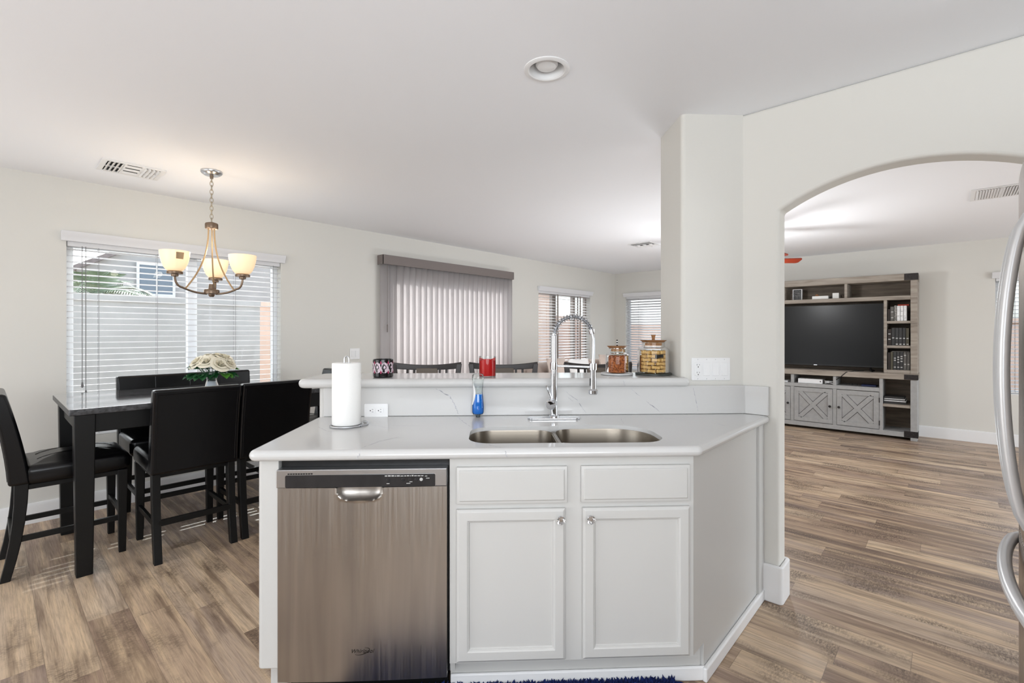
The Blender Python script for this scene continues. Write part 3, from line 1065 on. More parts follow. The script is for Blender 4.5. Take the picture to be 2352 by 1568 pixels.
def drawer_front(x0, x1, z0, z1):
    m = MB()
    y = V0 - 0.019
    rings = []
    for ins, yy in ((0.0, V0 - 0.0005), (0.0, y + 0.006), (0.010, y + 0.004), (0.013, y), ):
        rings.append([(x0 + ins, yy, z0 + ins), (x1 - ins, yy, z0 + ins), (x1 - ins, yy, z1 - ins), (x0 + ins, yy, z1 - ins)])
    m.sections(rings)
    return D(m, 'drawer_front', M_CAB, o, bevel=0.0012)
drawer_front(-0.122, 0.275, 0.714, 0.845)
drawer_front(0.326, 0.725, 0.714, 0.845)
def cab_door(x0, x1, z0, z1, kx):
    m = MB()
    y = V0 - 0.019
    rings = []
    fr = 0.044
    for ins, yy in ((0.0, V0 - 0.0005), (0.0, y + 0.007), (0.008, y + 0.001), (0.010, y), (fr - 0.006, y), (fr - 0.003, y + 0.003), (fr, y + 0.004), (fr + 0.003, y + 0.011)):
        rings.append([(x0 + ins, yy, z0 + ins), (x1 - ins, yy, z0 + ins), (x1 - ins, yy, z1 - ins), (x0 + ins, yy, z1 - ins)])
    m.sections(rings)
    d = D(m, 'door', M_CAB, o, bevel=0.0012)
    mx = Matrix.Translation((kx, y, 0.660)) @ Matrix.Rotation(PI / 2, 4, 'X')
    k = D(MB().solid([(0.009, 0), (0.006, 0.004), (0.005, 0.010)], 16, mx=mx), 'knob_base', M_CHROME, d)
    D(MB().solid([(0.006, 0.009), (0.014, 0.016), (0.016, 0.022), (0.011, 0.029), (0.004, 0.030)], 8, mx=mx), 'crystal_knob', M_CRYSTAL, d, smooth=0, label='clear faceted glass knob')
cab_door(-0.122, 0.268, 0.150, 0.694, 0.249)
cab_door(0.331, 0.725, 0.150, 0.694, 0.357)
bm_ = None

# ---- worktop with bullnose and sink cut-outs
CT0, CT1 = 0.877, 0.915
R0 = xy2uv(XA - 0.002, 0.652)
FR = (0.757, 1.690)
FRu = xy2uv(0, 0)
side_v = FR[1] - FR[0]
top_poly = [(-0.846, 1.690), FR, xy2uv(XA - 0.003, side_v / math.sqrt(2)), (cB[0] - 0.004, 2.386), (-0.846, 2.386)]
top_poly_r = round_poly(top_poly, [0.035, 0.03, 0, 0, 0.03], 6)
m = MB()
m.sections(slab_rings(top_poly_r, CT0, CT1, 0.0185, 4))
wt = D1(m, 'countertop', M_QUARTZ, (0.0, 2.0, CT0), 'uv', smooth=40)
cut = MB()
holeL = rrect(-0.085, 0.262, 1.775, 2.085, 0.085, 8)
holeR = round_poly([(0.285, 1.768), (0.672, 1.768), (0.672, 2.105), (0.285, 2.105)], [0.08, 0.10, 0.15, 0.08], 8)
hole = round_poly([(-0.085, 1.775), (0.27, 1.775), (0.30, 1.768), (0.672, 1.768), (0.672, 2.110), (0.30, 2.105), (0.25, 2.088), (-0.085, 2.088)], [0.09, 0.02, 0.02, 0.10, 0.16, 0.02, 0.02, 0.10], 8)
cut.prism(hole, CT0 - 0.05, CT1 + 0.05)
cutter = D1(cut, 'cutter', M_QUARTZ, (0.0, 2.0, CT0), 'uv')
boolean_cut(wt, cutter)
tag(wt, 'white veined quartz worktop around the double sink', 'countertop')
wt.data.shade_smooth(); wt.data.set_sharp_from_angle(angle=R(40))

def veins(parent, spec, nrm, name='vein', lift=0.0004):
    m = MB()
    for k, (path, w0) in enumerate(spec):
        rr = random.Random(40 + k)
        pts_ = []
        for i in range(len(path) - 1):
            a, b = Vector(path[i]), Vector(path[i + 1])
            n_ = 7
            for j in range(n_):
                t = j / n_
                off = (rr.random() - 0.5) * 0.0045 * (1 if (i or j) else 0)
                d = (b - a).normalized()
                sd = d.cross(Vector(nrm)).normalized()
                pts_.append(a.lerp(b, t) + sd * off)
        pts_.append(Vector(path[-1]))
        ws = [1.35 * w0 * (0.35 + 0.9 * rr.random()) * (0.35 + 0.65 * math.sin(PI * (i + 0.5) / len(pts_))) for i in range(len(pts_))]
        m.ribbon(pts_, ws, nrm, lift)
    return D(m, name, M_VEIN, parent, smooth=0, fix=False)
c = CT1
veins(wt, [([(-0.165, 2.36, c), (-0.13, 2.22, c), (-0.09, 2.10, c)], 0.0022),
           ([(-0.46, 1.72, c), (-0.42, 1.83, c), (-0.36, 1.90, c)], 0.0028),
           ([(-0.55, 2.16, c), (-0.40, 2.06, c)], 0.0016), ([(-0.50, 2.14, c), (-0.30, 2.12, c)], 0.0014),
           ([(-0.75, 2.12, c), (-0.68, 2.02, c), (-0.63, 2.02, c)], 0.0024),
           ([(-0.02, 1.765, c), (0.02, 1.72, c), (0.045, 1.71, c)], 0.0030),
           ([(0.78, 2.30, c), (0.90, 2.22, c)], 0.0014), ([(1.00, 2.16, c), (1.05, 2.02, c)], 0.0014), ([(0.62, 2.26, c), (0.60, 2.14, c)], 0.0012)], (0, 0, 1))
veins(wt, [([(-0.455, 1.6895, 0.905), (-0.466, 1.6895, 0.886)], 0.0028), ([(0.050, 1.6895, 0.908), (0.058, 1.6895, 0.885)], 0.0030)], (0, -1, 0), lift=0.0006)

# ---- sink
o = T('kitchen_sink', 'stainless double bowl sink set under the white counter', 'sink', (0.29, 1.93, CT0 - 0.19), 'uv')
def bowl(poly, ztop, zbot):
    rings = slab_rings(poly, zbot, ztop, 0.0, 1)
    m = MB()
    N = len(poly)
    def inset(k):
        cx = sum(p[0] for p in poly) / N; cy_ = sum(p[1] for p in poly) / N
        return [(cx + (p[0] - cx) * k, cy_ + (p[1] - cy_) * k) for p in poly]
    rg = []
    for k, z in ((1.0, ztop), (0.994, ztop - 0.004), (0.965, zbot + 0.05), (0.94, zbot + 0.018), (0.88, zbot + 0.004), (0.5, zbot), (0.14, zbot - 0.002), (0.13, zbot - 0.008), (0.02, zbot - 0.008)):
        rg.append([(x, y, z) for x, y in inset(k)])
    m.sections(rg, cap=False)
    m.bm.faces.new(list(m.bm.verts)[-N:])
    return m
bl_ = round_poly([(-0.0848, 1.7752), (0.262, 1.7752), (0.262, 2.0878), (-0.0848, 2.0878)], [0.0898, 0.07, 0.07, 0.0998], 8)
br_ = round_poly([(0.277, 1.7685), (0.6715, 1.7685), (0.6715, 2.1095), (0.277, 2.1035)], [0.075, 0.10, 0.16, 0.075], 8)
bl2 = D(bowl(bl_, CT1 - 0.016, CT0 - 0.18), 'bowl', M_SINK, o, smooth=50)
br2 = D(bowl(br_, CT1 - 0.016, CT0 - 0.19), 'bowl', M_SINK, o, smooth=50)
D(MB().prism(rrect(0.2585, 0.2805, 1.80, 2.07, 0.008), CT1 - 0.05, CT1 - 0.0185), 'divider', M_SINK, o, bevel=0.004)
for cx, cy_, zz, par in ((0.083, 1.93, CT0 - 0.188, bl2), (0.48, 1.94, CT0 - 0.198, br2)):
    D(MB().lathe([(0.042, 0.0), (0.040, 0.0015), (0.030, 0.0), (0.026, -0.004)], 24, (cx, cy_, zz + 0.009)), 'drain', M_CHROME, par)
text_part('maker_stamp', 'STAINLESS STEEL', 0.0075, M_BRACKET, bl2, Matrix.Translation(Vector((0.085, 2.071, CT0 - 0.045)) - ORG[o.name]) @ Matrix.Rotation(PI / 2, 4, 'X'), 0.0003)

# ---- backsplash and raised bar top
BS1 = 1.052
bsp = [(-0.815, 2.372), (cB[0] - 0.018, 2.372)]
rt = Vector(xy2uv(XA - 0.020, (cB[1] - cB[0]) / math.sqrt(2) - 0.006))
end0 = xy2uv(XA - 0.022, 0.660)
end1 = xy2uv(XA - 0.002, 0.660)
inner = xy2uv(XA - 0.022, 0)
bsx = inner[0] + (inner[1] - 2.372)  # u where the return face meets v=2.372
poly = [(-0.815, 2.372), (bsx, 2.372), end0, end1, (cB[0] - 0.003, 2.3885), (-0.815, 2.3885)]
bs = D1(MB().prism(poly, CT1 + 0.0005, BS1 + 0.006), 'backsplash', M_QUARTZ, (0.2, 2.38, CT1), 'uv', bevel=0.003)
tag(bs, 'white quartz backsplash with grey veins below the raised bar', 'backsplash')
y_ = 2.372
veins(bs, [([(-0.27, y_, 1.05), (-0.20, y_, 1.01), (-0.175, y_, 0.965), (-0.16, y_, 0.925)], 0.0042),
           ([(0.36, y_, 1.04), (0.43, y_, 0.99), (0.475, y_, 0.925)], 0.0024), ([(0.385, y_, 1.0), (0.41, y_, 0.985)], 0.0022),
           ([(0.70, y_, 1.045), (0.75, y_, 1.005)], 0.0018), ([(0.78, y_, 0.982), (0.85, y_, 0.925)], 0.0030),
           ([(1.02, y_, 1.045), (1.035, y_, 0.97), (1.045, y_, 0.93)], 0.0026)], (0, -1, 0))
bt_poly = [(-0.935, 2.343), (0.995, 2.343), (0.995, 2.3985), (0.971, 2.3985), (0.971, 2.705), (-0.935, 2.705)]
bt_poly = round_poly(bt_poly, [0.04, 0.02, 0, 0, 0, 0.04], 6)
bt = D1(MB().sections(slab_rings(bt_poly, 1.0555, 1.100, 0.0215, 4)), 'bar_counter', M_QUARTZ, (0.0, 2.52, 1.055), 'uv', smooth=40)
tag(bt, 'raised white quartz bar top with rounded edges', 'countertop')
veins(bt, [([(0.655, 2.3428, 1.088), (0.663, 2.3428, 1.062)], 0.0028)], (0, -1, 0), lift=0.0006)
veins(bt, [([(0.645, 2.41, 1.1), (0.652, 2.36, 1.1)], 0.002), ([(-0.3, 2.6, 1.1), (-0.15, 2.45, 1.1)], 0.0014)], (0, 0, 1))

# ---- outlets and switches
def outlet_faces(cx, cz, y, vertical, par, m_pl=None):
    """a duplex receptacle: faces, slots"""
    for s_ in (-1, 1):
        ax, az = (cx, cz + s_ * 0.0195) if vertical else (cx + s_ * 0.0195, cz)
        mx = Matrix.Translation((ax, y, az)) @ Matrix.Rotation(PI / 2, 4, 'X')
        f = D(MB().solid([(0.0165, 0), (0.0165, 0.002), (0.0155, 0.0026)], 20, mx=mx), 'receptacle', M_WHITE, par)
        m = MB()
        a = 0 if vertical else 1
        for dx, dz, sx, sz in ((-0.006, 0.003, 0.0016, 0.0075), (0.006, 0.003, 0.0016, 0.006)):
            if vertical:
                m.box(ax + dx - sx / 2, ax + dx + sx / 2, y - 0.0032, y - 0.0024, az + dz - sz / 2, az + dz + sz / 2)
            else:
                m.box(ax + dz - sz / 2, ax + dz + sz / 2, y - 0.0032, y - 0.0024, az + dx - sx / 2, az + dx + sx / 2)
        gx, gz = (ax, az - 0.008) if vertical else (ax - 0.008, az)
        m.solid([(0.0026, 0.0024), (0.0026, 0.0032)], 10, mx=Matrix.Translation((gx, y, gz)) @ Matrix.Rotation(PI / 2, 4, 'X'))
        D(m, 'slots', M_BLACK, f, smooth=0)
o = T('wall_outlet', 'white sideways outlet on the backsplash beside the paper towels', 'outlet', (-0.559, 2.3715, 0.945), 'uv')
D(MB().prism(rrect(-0.616, -0.502, 0.912, 0.978, 0.004), 2.3655, 2.3715, f=lambda a, b, c: (a, c, b)), 'cover_plate', M_WHITE, o, bevel=0.0015)
outlet_faces(-0.559, 0.945, 2.3655, False, o)
o = T('switch_plate', 'white four gang plate with outlet and three switches on the column', 'switch', (1.122, 2.3998, 1.14), 'uv')
D(MB().prism(rrect(1.022, 1.222, 1.082, 1.197, 0.004), 2.3945, 2.3998, f=lambda a, b, c: (a, c, b)), 'cover_plate', M_WHITE, o, bevel=0.0015)
gx = [1.0535, 1.0995, 1.1455, 1.1915]
D(MB().prism(rrect(gx[0] - 0.0168, gx[0] + 0.0168, 1.106, 1.173, 0.003), 2.392, 2.3945, f=lambda a, b, c: (a, c, b)), 'receptacle_body', M_WHITE, o, bevel=0.001)
outlet_faces(gx[0], 1.1395, 2.392, True, o)
for g_ in gx[1:]:
    m = MB().sections([[(g_ - 0.0165, 2.3945, 1.106), (g_ + 0.0165, 2.3945, 1.106), (g_ + 0.0165, 2.3945, 1.173), (g_ - 0.0165, 2.3945, 1.173)],
                       [(g_ - 0.0160, 2.3905, 1.107), (g_ + 0.0160, 2.3905, 1.107), (g_ + 0.0160, 2.3930, 1.172), (g_ - 0.0160, 2.3930, 1.172)]])
    D(m, 'rocker_switch', M_WHITE, o, bevel=0.001)
m = MB()
for g_ in gx:
    for z in (1.0905, 1.1885):
        m.solid([(0.0022, 0), (0.0018, 0.0008)], 10, mx=Matrix.Translation((g_, 2.3945, z)) @ Matrix.Rotation(PI / 2, 4, 'X'))
D(m, 'screws', M_SATIN, o)

# ---- paper towel holder
o = T('paper_towel_holder', 'silver wire holder with a white paper towel roll on the counter', 'paper towel holder', (-0.633, 2.135, CT1), 'uv')
cx, cy_ = -0.633, 2.135
m = MB()
m.tube([(cx + 0.068 * math.cos(a), cy_ + 0.068 * math.sin(a), CT1 + 0.005) for a in [2 * PI * i / 40 for i in range(40)]], 0.0042, 8, True)
m.tube([(cx + 0.085 * math.cos(a) + 0.0, cy_ + 0.02 + 0.085 * math.sin(a), CT1 + 0.005) for a in [R(-35) + R(90) * i / 16 for i in range(17)]], 0.004, 8)
m.tube([(cx - 0.068, cy_, CT1 + 0.005), (cx + 0.068, cy_, CT1 + 0.005)], 0.0035, 8)
D(m, 'base_ring', M_SATIN, o)
m = MB()
m.tube([(cx - 0.010, cy_, CT1 + 0.006), (cx - 0.010, cy_, 1.205)] + [(cx + 0.010 * -math.cos(a), cy_, 1.205 + 0.016 * math.sin(a)) for a in [PI * i / 10 for i in range(1, 10)]] + [(cx + 0.010, cy_, 1.205), (cx + 0.010, cy_, CT1 + 0.006)], 0.0028, 8)
D(m, 'loop_post', M_SATIN, o)
m = MB()
ro, ri, zb, zt = 0.0610, 0.020, CT1 + 0.0095, 1.193
m.lathe([(ri, zb), (ro - 0.002, zb), (ro, zb + 0.002), (ro, zt - 0.002), (ro - 0.002, zt), (ri, zt), (ri, zb)], 40, (cx, cy_, 0))
D(m, 'paper_roll', M_PAPER, o, smooth=50)

# ---- soap bottle
o = T('soap_bottle', 'upside-down clear bottle of blue dish soap against the backsplash', 'bottle', (-0.062, 2.332, CT1), 'uv')
cx, cy_ = -0.062, 2.332
body = [(0.010, 0.0), (0.012, 0.012), (0.024, 0.014), (0.0285, 0.024), (0.0290, 0.050), (0.0260, 0.085), (0.0230, 0.112), (0.0225, 0.135), (0.0255, 0.160), (0.0285, 0.190), (0.0280, 0.204), (0.022, 0.210), (0.001, 0.211)]
D(MB().lathe(body, 28, (cx, cy_, CT1), squash=(1, 0.8)), 'bottle', M_GLASS, o, smooth=60)
liq = [(0.001, 0.017), (0.022, 0.017), (0.0272, 0.025), (0.0276, 0.050), (0.0246, 0.085), (0.0218, 0.112), (0.001, 0.1125)]
D(MB().lathe(liq, 28, (cx, cy_, CT1), squash=(1, 0.8)), 'liquid', M_BLUEL, o, smooth=50, label='blue dish soap')
D(MB().solid([(0.0105, 0.0005), (0.0115, 0.013)], 20, (cx, cy_, CT1)), 'cap', glass_mat('frosted_cap', (200, 205, 210), 1.0, 0.2), o)
m = MB()
def lab(a, b):
    z = 0.062 + b * 0.118
    ang = R(178) + a * R(62) * (0.55 + 0.45 * math.sin(PI * min(1, b * 1.1)))
    r = 0.0297 if z < 0.06 else 0.0290 - 0.0062 * min(1, max(0, (z - 0.055) / 0.06)) + 0.0050 * max(0, (z - 0.135) / 0.05)
    return (cx + r * math.cos(ang), cy_ + r * 0.8 * math.sin(ang), CT1 + z)
m.grid(lab, 8, 10)
D(m, 'label', M_WHITE, o, fix=False)

# ---- faucet
o = T('faucet', 'chrome spring neck pull-down faucet standing behind the sink', 'faucet', (0.300, 2.265, CT1), 'uv')
fx, fy = 0.300, 2.265
D(MB().prism(rrect(fx - 0.125, fx + 0.125, fy - 0.027, fy + 0.027, 0.026, 8), CT1 + 0.0003, CT1 + 0.009), 'base_plate', M_CHROME, o, bevel=0.003)
D(MB().solid([(0.026, 0.009), (0.024, 0.016), (0.0175, 0.020), (0.0165, 0.155), (0.0150, 0.158), (0.0150, 0.255), (0.0145, 0.395), (0.011, 0.398), (0.011, 0.404)], 28, (fx, fy, CT1)), 'body', M_CHROME, o)
h_ = D(MB().solid([(0.022, -0.002), (0.0235, 0.004), (0.0235, 0.034), (0.019, 0.040), (0.001, 0.041)], 24, mx=Matrix.Translation((fx - 0.008, fy - 0.004, CT1 + 0.078)) @ Matrix.Rotation(PI / 2 + 0.2, 4, 'X') @ Matrix.Rotation(R(-22), 4, 'Y')), 'handle', M_CHROME, o)
D(MB().tube([(fx - 0.014, fy - 0.030, CT1 + 0.092), (fx - 0.028, fy - 0.034, CT1 + 0.130), (fx - 0.042, fy - 0.036, CT1 + 0.163)], [0.0035, 0.0042, 0.0048], 10), 'lever', M_CHROME, h_)
rs = 0.086
sx = fx + 0.004
zc = 1.316
arc = [(sx + rs - rs * math.cos(a), fy - 0.012 * (1 - math.cos(a)), zc + rs * 0.98 * math.sin(a)) for a in [PI * 0.93 * i / 60 for i in range(61)]]
D(MB().tube(arc, 0.0070, 10), 'hose', mat('grey_hose', (120, 122, 126), 0.35, 0.5), o)
m = MB()
nt_ = 19
hel = []
NP = nt_ * 12
for i in range(NP + 1):
    t = i / NP
    k = t * 60
    i0 = min(int(k), 59)
    p = Vector(arc[i0]).lerp(Vector(arc[i0 + 1]), k - i0)
    tg = (Vector(arc[i0 + 1]) - Vector(arc[i0])).normalized()
    n1 = Vector((0, 1, 0)); n1 = (n1 - tg * tg.dot(n1)).normalized()
    n2 = tg.cross(n1)
    ph = 2 * PI * nt_ * t
    hel.append(p + (n1 * math.cos(ph) + n2 * math.sin(ph)) * 0.0125)
m.tube(hel, 0.0023, 6)
D(m, 'spring', M_CHROME, o)
e1 = Vector(arc[-1]); tg = (Vector(arc[-1]) - Vector(arc[-2])).normalized()
D(MB().tube([e1 - tg * 0.008, e1 - tg * 0.006, e1 + tg * 0.014, e1 + tg * 0.016], [0.010, 0.0135, 0.0135, 0.010], 18), 'collar', M_CHROME, o)
hx_, hy_ = fx + 0.182, fy - 0.026
D(MB().tube([e1 + tg * 0.012, e1 + tg * 0.03 + Vector((0.003, 0, -0.01)), Vector((hx_ + 0.002, hy_, 1.235)), Vector((hx_, hy_, 1.17))], [0.0075, 0.0075, 0.008, 0.009], 14), 'spout_tube', M_SATIN, o)
D(MB().solid([(0.0185, 0), (0.022, 0.004), (0.022, 0.018), (0.0150, 0.026), (0.0135, 0.10), (0.0150, 0.128), (0.0140, 0.140), (0.009, 0.143)], 24, (hx_, hy_, 1.035)), 'spray_head', M_CHROME, o)
D(MB().box(hx_ - 0.0155, hx_ - 0.0125, hy_ - 0.006, hy_ + 0.006, 1.075, 1.11), 'trigger', M_BLACK, o)
m = MB().tube([(fx, fy, 1.168), (fx + 0.09, fy - 0.013, 1.166), (hx_ - 0.012, hy_ + 0.001, 1.163)], [0.0055, 0.0055, 0.0055], 10)
m.lathe([(0.0195, 0), (0.0195, 0.030), (0.0165, 0.030), (0.0165, 0), (0.0195, 0)], 24, (hx_, hy_, 1.150))
m.lathe([(0.0185, 0), (0.0185, 0.034), (0.0152, 0.034), (0.0152, 0), (0.0185, 0)], 24, (fx, fy, 1.150))
D(m, 'docking_arm', M_CHROME, o)

# ---- candles, jars on the bar
BT = 1.1005
o = T('jar_candle', 'black candle jar with pink and white medallion print on the bar', 'candle', (-0.545, 2.455, BT), 'uv')
cx, cy_ = -0.545, 2.455
jr = 0.0505
D(MB().lathe([(0.001, 0.0), (jr - 0.004, 0.0), (jr, 0.006), (jr, 0.088), (jr - 0.002, 0.091), (jr - 0.004, 0.088), (jr - 0.004, 0.012), (0.001, 0.012)], 40, (cx, cy_, BT)), 'jar', M_CANDLEB, o)
D(MB().solid([(jr - 0.005, 0.013), (jr - 0.005, 0.066)], 32, (cx, cy_, BT)), 'wax', M_PILLOW, o)
def wrap(pts2, m, mi, r=jr + 0.0006, c0=(cx, cy_), zb_=BT):
    vs_ = [m.bm.verts.new((c0[0] + r * math.cos(a), c0[1] + r * math.sin(a), zb_ + z)) for a, z in pts2]
    f = m.bm.faces.new(vs_); f.material_index = mi
m = MB()
for k in range(9):
    ca = -PI / 2 + (k - 4 + 0.5) * 0.72
    def petal(rx, rz, mi, zc_=0.050, r=jr + 0.0006, da=0.0, n=14):
        L_ = [(ca + da + rx * math.cos(2 * PI * i / n) / jr * (1 - 0.25 * math.sin(2 * PI * i / n)), zc_ + rz * math.sin(2 * PI * i / n)) for i in range(n)]
        wrap(L_, m, mi, r)
    petal(0.0185, 0.027, 0)
    petal(0.0085, 0.0115, 1, 0.053, jr + 0.0010)
    petal(0.0050, 0.0072, 0, 0.053, jr + 0.0013)
    for dz, da in ((0.075, 0.36), (0.028, 0.36)):
        petal(0.0042, 0.008, 2, dz, jr + 0.0007, da)
    for dz, da in ((0.066, 0.25), (0.036, 0.25), (0.066, 0.47), (0.036, 0.47)):
        petal(0.0022, 0.006, 0, dz, jr + 0.0008, da)
D(m, 'print', [M_PINKP, M_CANDLEB, M_MAGP], o, smooth=0, fix=False, label='pale pink medallions with magenta leaves')
o = T('jar_candle', 'clear glass candle jar of bright red wax on the bar', 'candle', (-0.017, 2.458, BT), 'uv')
cx, cy_ = -0.017, 2.458
D(MB().lathe([(0.001, 0.0), (0.040, 0.0), (0.0435, 0.004), (0.0435, 0.104)], 36, (cx, cy_, BT)), 'jar', M_GLASS, o)
m = MB()
rg = []
for r_, z in ((0.001, 0.005), (0.040, 0.005), (0.0415, 0.008)):
    rg.append([(cx + r_ * math.cos(2 * PI * i / 36), cy_ + r_ * math.sin(2 * PI * i / 36), BT + z) for i in range(36)])
for k_, zz in ((1.0, 0.0), (0.85, -0.010), (0.5, -0.018), (0.02, -0.020)):
    rg.append([(cx + 0.0415 * k_ * math.cos(2 * PI * i / 36), cy_ + 0.0415 * k_ * math.sin(2 * PI * i / 36), BT + 0.088 + zz + (0.005 * math.sin(3 * 2 * PI * i / 36) if k_ == 1.0 else 0)) for i in range(36)])
m.sections(rg)
D(m, 'wax', M_RED, o, smooth=50)
D(MB().tube([(cx, cy_, BT + 0.066), (cx + 0.001, cy_, BT + 0.080)], 0.001, 6), 'wick', M_PAPER, o)

o = tag(D1(MB().solid([(0.082, 0), (0.085, 0.002), (0.085, 0.008), (0.083, 0.010)], 40, (0.676, 2.545, BT)), 'coaster', M_COASTL, (0.676, 2.545, BT), 'uv'), 'pale marble round coaster under the smaller jar', 'coaster')
o = tag(D1(MB().solid([(0.092, 0), (0.0945, 0.002), (0.0945, 0.008), (0.093, 0.010)], 40, (0.872, 2.535, BT)), 'coaster', M_COASTD, (0.872, 2.535, BT), 'uv'), 'dark slate round coaster under the larger jar', 'coaster')
JB = BT + 0.0102
def jar(label, cx, cy_, r, hb, rn, hn, rl, lid_t, knob):
    o = T('storage_jar', label, 'jar', (cx, cy_, JB), 'uv')
    D(MB().lathe([(0.001, 0.0), (r - 0.004, 0.0), (r, 0.006), (r, hb - 0.018), (r - 0.004, hb - 0.008), (r - 0.013, hb - 0.001), (rn, hb + 0.003), (rn, hb + hn - 0.003), (rn + 0.004, hb + hn)], 40, (cx, cy_, JB)), 'glass', M_GLASS, o)
    z = hb + hn + 0.0008
    l = D(MB().solid([(rl - 0.012, z), (rl - 0.002, z + lid_t * 0.75), (rl, z + lid_t * 0.9), (rl - 0.001, z + lid_t)], 40, (cx, cy_, JB)), 'lid', M_WOODLID, o)
    D(MB().solid([(rn - 0.004, z - 0.018), (rn - 0.003, z)], 32, (cx, cy_, JB)), 'stopper', M_WOODLID, l)
    knob(l, cx, cy_, JB + z + lid_t)
    return o
def knob1(l, cx, cy_, z):
    m = MB()
    for i in range(5):
        m.solid([(0.0035, 0.0005 + i * 0.0065), (0.0048, 0.002 + i * 0.0065), (0.0048, 0.005 + i * 0.0065), (0.0035, 0.0065 + i * 0.0065)], 14, (cx, cy_, z), mi=i % 2)
    D(m, 'knob', [M_BLACK, M_WHITE], l, label='black and white striped knob')
def knob2(l, cx, cy_, z):
    D(MB().bar([(cx, cy_, z - 0.001, 0.015, 0.015), (cx, cy_, z + 0.008, 0.013, 0.013), (cx, cy_, z + 0.024, 0.018, 0.018), (cx, cy_, z + 0.029, 0.026, 0.020)]), 'knob', M_WOODLID, l, bevel=0.002)
jar('smaller glass jar of brown kibble with wooden lid and striped knob', 0.678, 2.545, 0.062, 0.106, 0.043, 0.026, 0.054, 0.011, knob1)
jar('larger glass jar of pale biscuits with wooden lid', 0.872, 2.535, 0.084, 0.136, 0.060, 0.028, 0.069, 0.010, knob2)
# kibble: nobody could count it
m = MB()
rr = random.Random(11)
cx, cy_ = 0.678, 2.545
m.solid([(0.050, 0.003), (0.0535, 0.010), (0.0535, 0.078), (0.048, 0.086)], 32, (cx, cy_, JB))
for k in range(900):
    a = rr.uniform(0, 2 * PI)
    if k < 700:
        r_, z = 0.0535, rr.uniform(0.008, 0.084)
    else:
        r_, z = 0.052 * math.sqrt(rr.random()), rr.uniform(0.083, 0.090)
    s_ = rr.uniform(0.0042, 0.0065)
    mx = Matrix.Translation((cx + r_ * math.cos(a), cy_ + r_ * math.sin(a), JB + z)) @ Euler((rr.random() * 6, rr.random() * 6, rr.random() * 6)).to_matrix().to_4x4()
    vs_ = [m.bm.verts.new(mx @ Vector(p)) for p in ((s_, 0, 0), (-s_, 0, 0), (0, s_, 0), (0, -s_, 0), (0, 0, s_ * .7), (0, 0, -s_ * .7))]
    for f in ((0, 2, 4), (2, 1, 4), (1, 3, 4), (3, 0, 4), (2, 0, 5), (1, 2, 5), (3, 1, 5), (0, 3, 5)):
        m.bm.faces.new([vs_[i] for i in f]).material_index = k % 2
kb = D1(m, 'kibble', [M_KIBBLE, M_KIBBLED], (cx, cy_, JB), 'uv', fix=False)
tag(kb, 'brown kibble filling the smaller glass jar', 'pet food', kind='stuff')
# biscuits in rings
def biscuit_mesh():
    m = MB()
    out = [(-0.019, -0.008), (-0.015, -0.0095), (-0.011, -0.007), (0.011, -0.007), (0.015, -0.0095), (0.019, -0.008), (0.0205, 0.0), (0.019, 0.008), (0.015, 0.0095), (0.011, 0.007), (-0.011, 0.007), (-0.015, 0.0095), (-0.019, 0.008), (-0.0205, 0.0)]
    m.prism(out, -0.010, 0.010, f=lambda a, b, c: (a, c, b))
    return m
cx, cy_ = 0.872, 2.535
bp_ = None
rr = random.Random(21)
cnt = 0
for lay in range(6):
    z = JB + 0.0125 + 0.0195 * lay
    for k in range(9):
        a = 2 * PI * (k + 0.5 * (lay % 2)) / 9 + rr.uniform(-0.05, 0.05)
        p = (cx + 0.0635 * math.cos(a), cy_ + 0.0635 * math.sin(a))
        dark = (lay == 4 and k == 7)
        if bp_ is None:
            bp_ = biscuit_mesh().done('biscuit', M_BISCUIT, None, bevel=0.003, loc=(0, 0, 0))
            b_ = bp_
        else:
            b_ = bp_.copy()
            COL.objects.link(b_)
        b_.location = uv(p[0], p[1], z)
        b_.rotation_euler = (rr.uniform(-.06, .06), rr.uniform(-.12, .12), a + PI / 2 + UVROT)
        if dark:
            b_.data = bp_.data.copy()
            b_.data.materials[0] = M_BISCUITD
            tag(b_, 'single black biscuit high in the larger glass jar', 'biscuit')
        else:
            tag(b_, 'golden bone shaped biscuit stacked in the larger glass jar', 'biscuit', 'biscuits in the larger glass jar')

# ---- rug in front of the sink
m = MB()
rr = random.Random(2)
def rugf(a, b):
    u_ = -0.545 + a * 1.235
    v_ = 1.33 + b * 0.445
    e = min(a, 1 - a) * 1.235
    f_ = min(b, 1 - b) * 0.445
    k_ = min(1, min(e, f_) / 0.02)
    return (u_ + rr.uniform(-.004, .004), v_ + rr.uniform(-.006, .006), 0.004 + k_ * (0.018 + rr.uniform(-0.006, 0.008)))
m.grid(rugf, 120, 60)
for k in range(4200):
    u_ = rr.uniform(-0.55, 0.692); v_ = rr.uniform(1.45, 1.783) if k % 3 else rr.uniform(1.73, 1.785)
    a = rr.uniform(0, 2 * PI)
    w_ = 0.0085
    tip = Vector((u_ + rr.uniform(-.014, .014), v_ + rr.uniform(-.012, .010), rr.uniform(0.024, 0.034)))
    p = [Vector((u_ + w_ * math.cos(a + q), v_ + w_ * math.sin(a + q), 0.012)) for q in (0, 2.1, 4.2)]
    vs_ = [m.bm.verts.new(x) for x in p] + [m.bm.verts.new(tip)]
    for f in ((0, 1, 3), (1, 2, 3), (2, 0, 3)):
        m.bm.faces.new([vs_[i] for i in f])
for k in range(40):
    v_ = 1.34 + 0.43 * k / 39
    m.tube([(0.685, v_, 0.014), (0.712, v_ + rr.uniform(-.01, .01), 0.012), (0.74, v_ + rr.uniform(-.015, .015), 0.005)], [0.004, 0.0035, 0.002], 4)
rug = D1(m, 'shag_rug', M_RUG, (0.18, 1.45, 0.0), 'uv', smooth=0, fix=False)
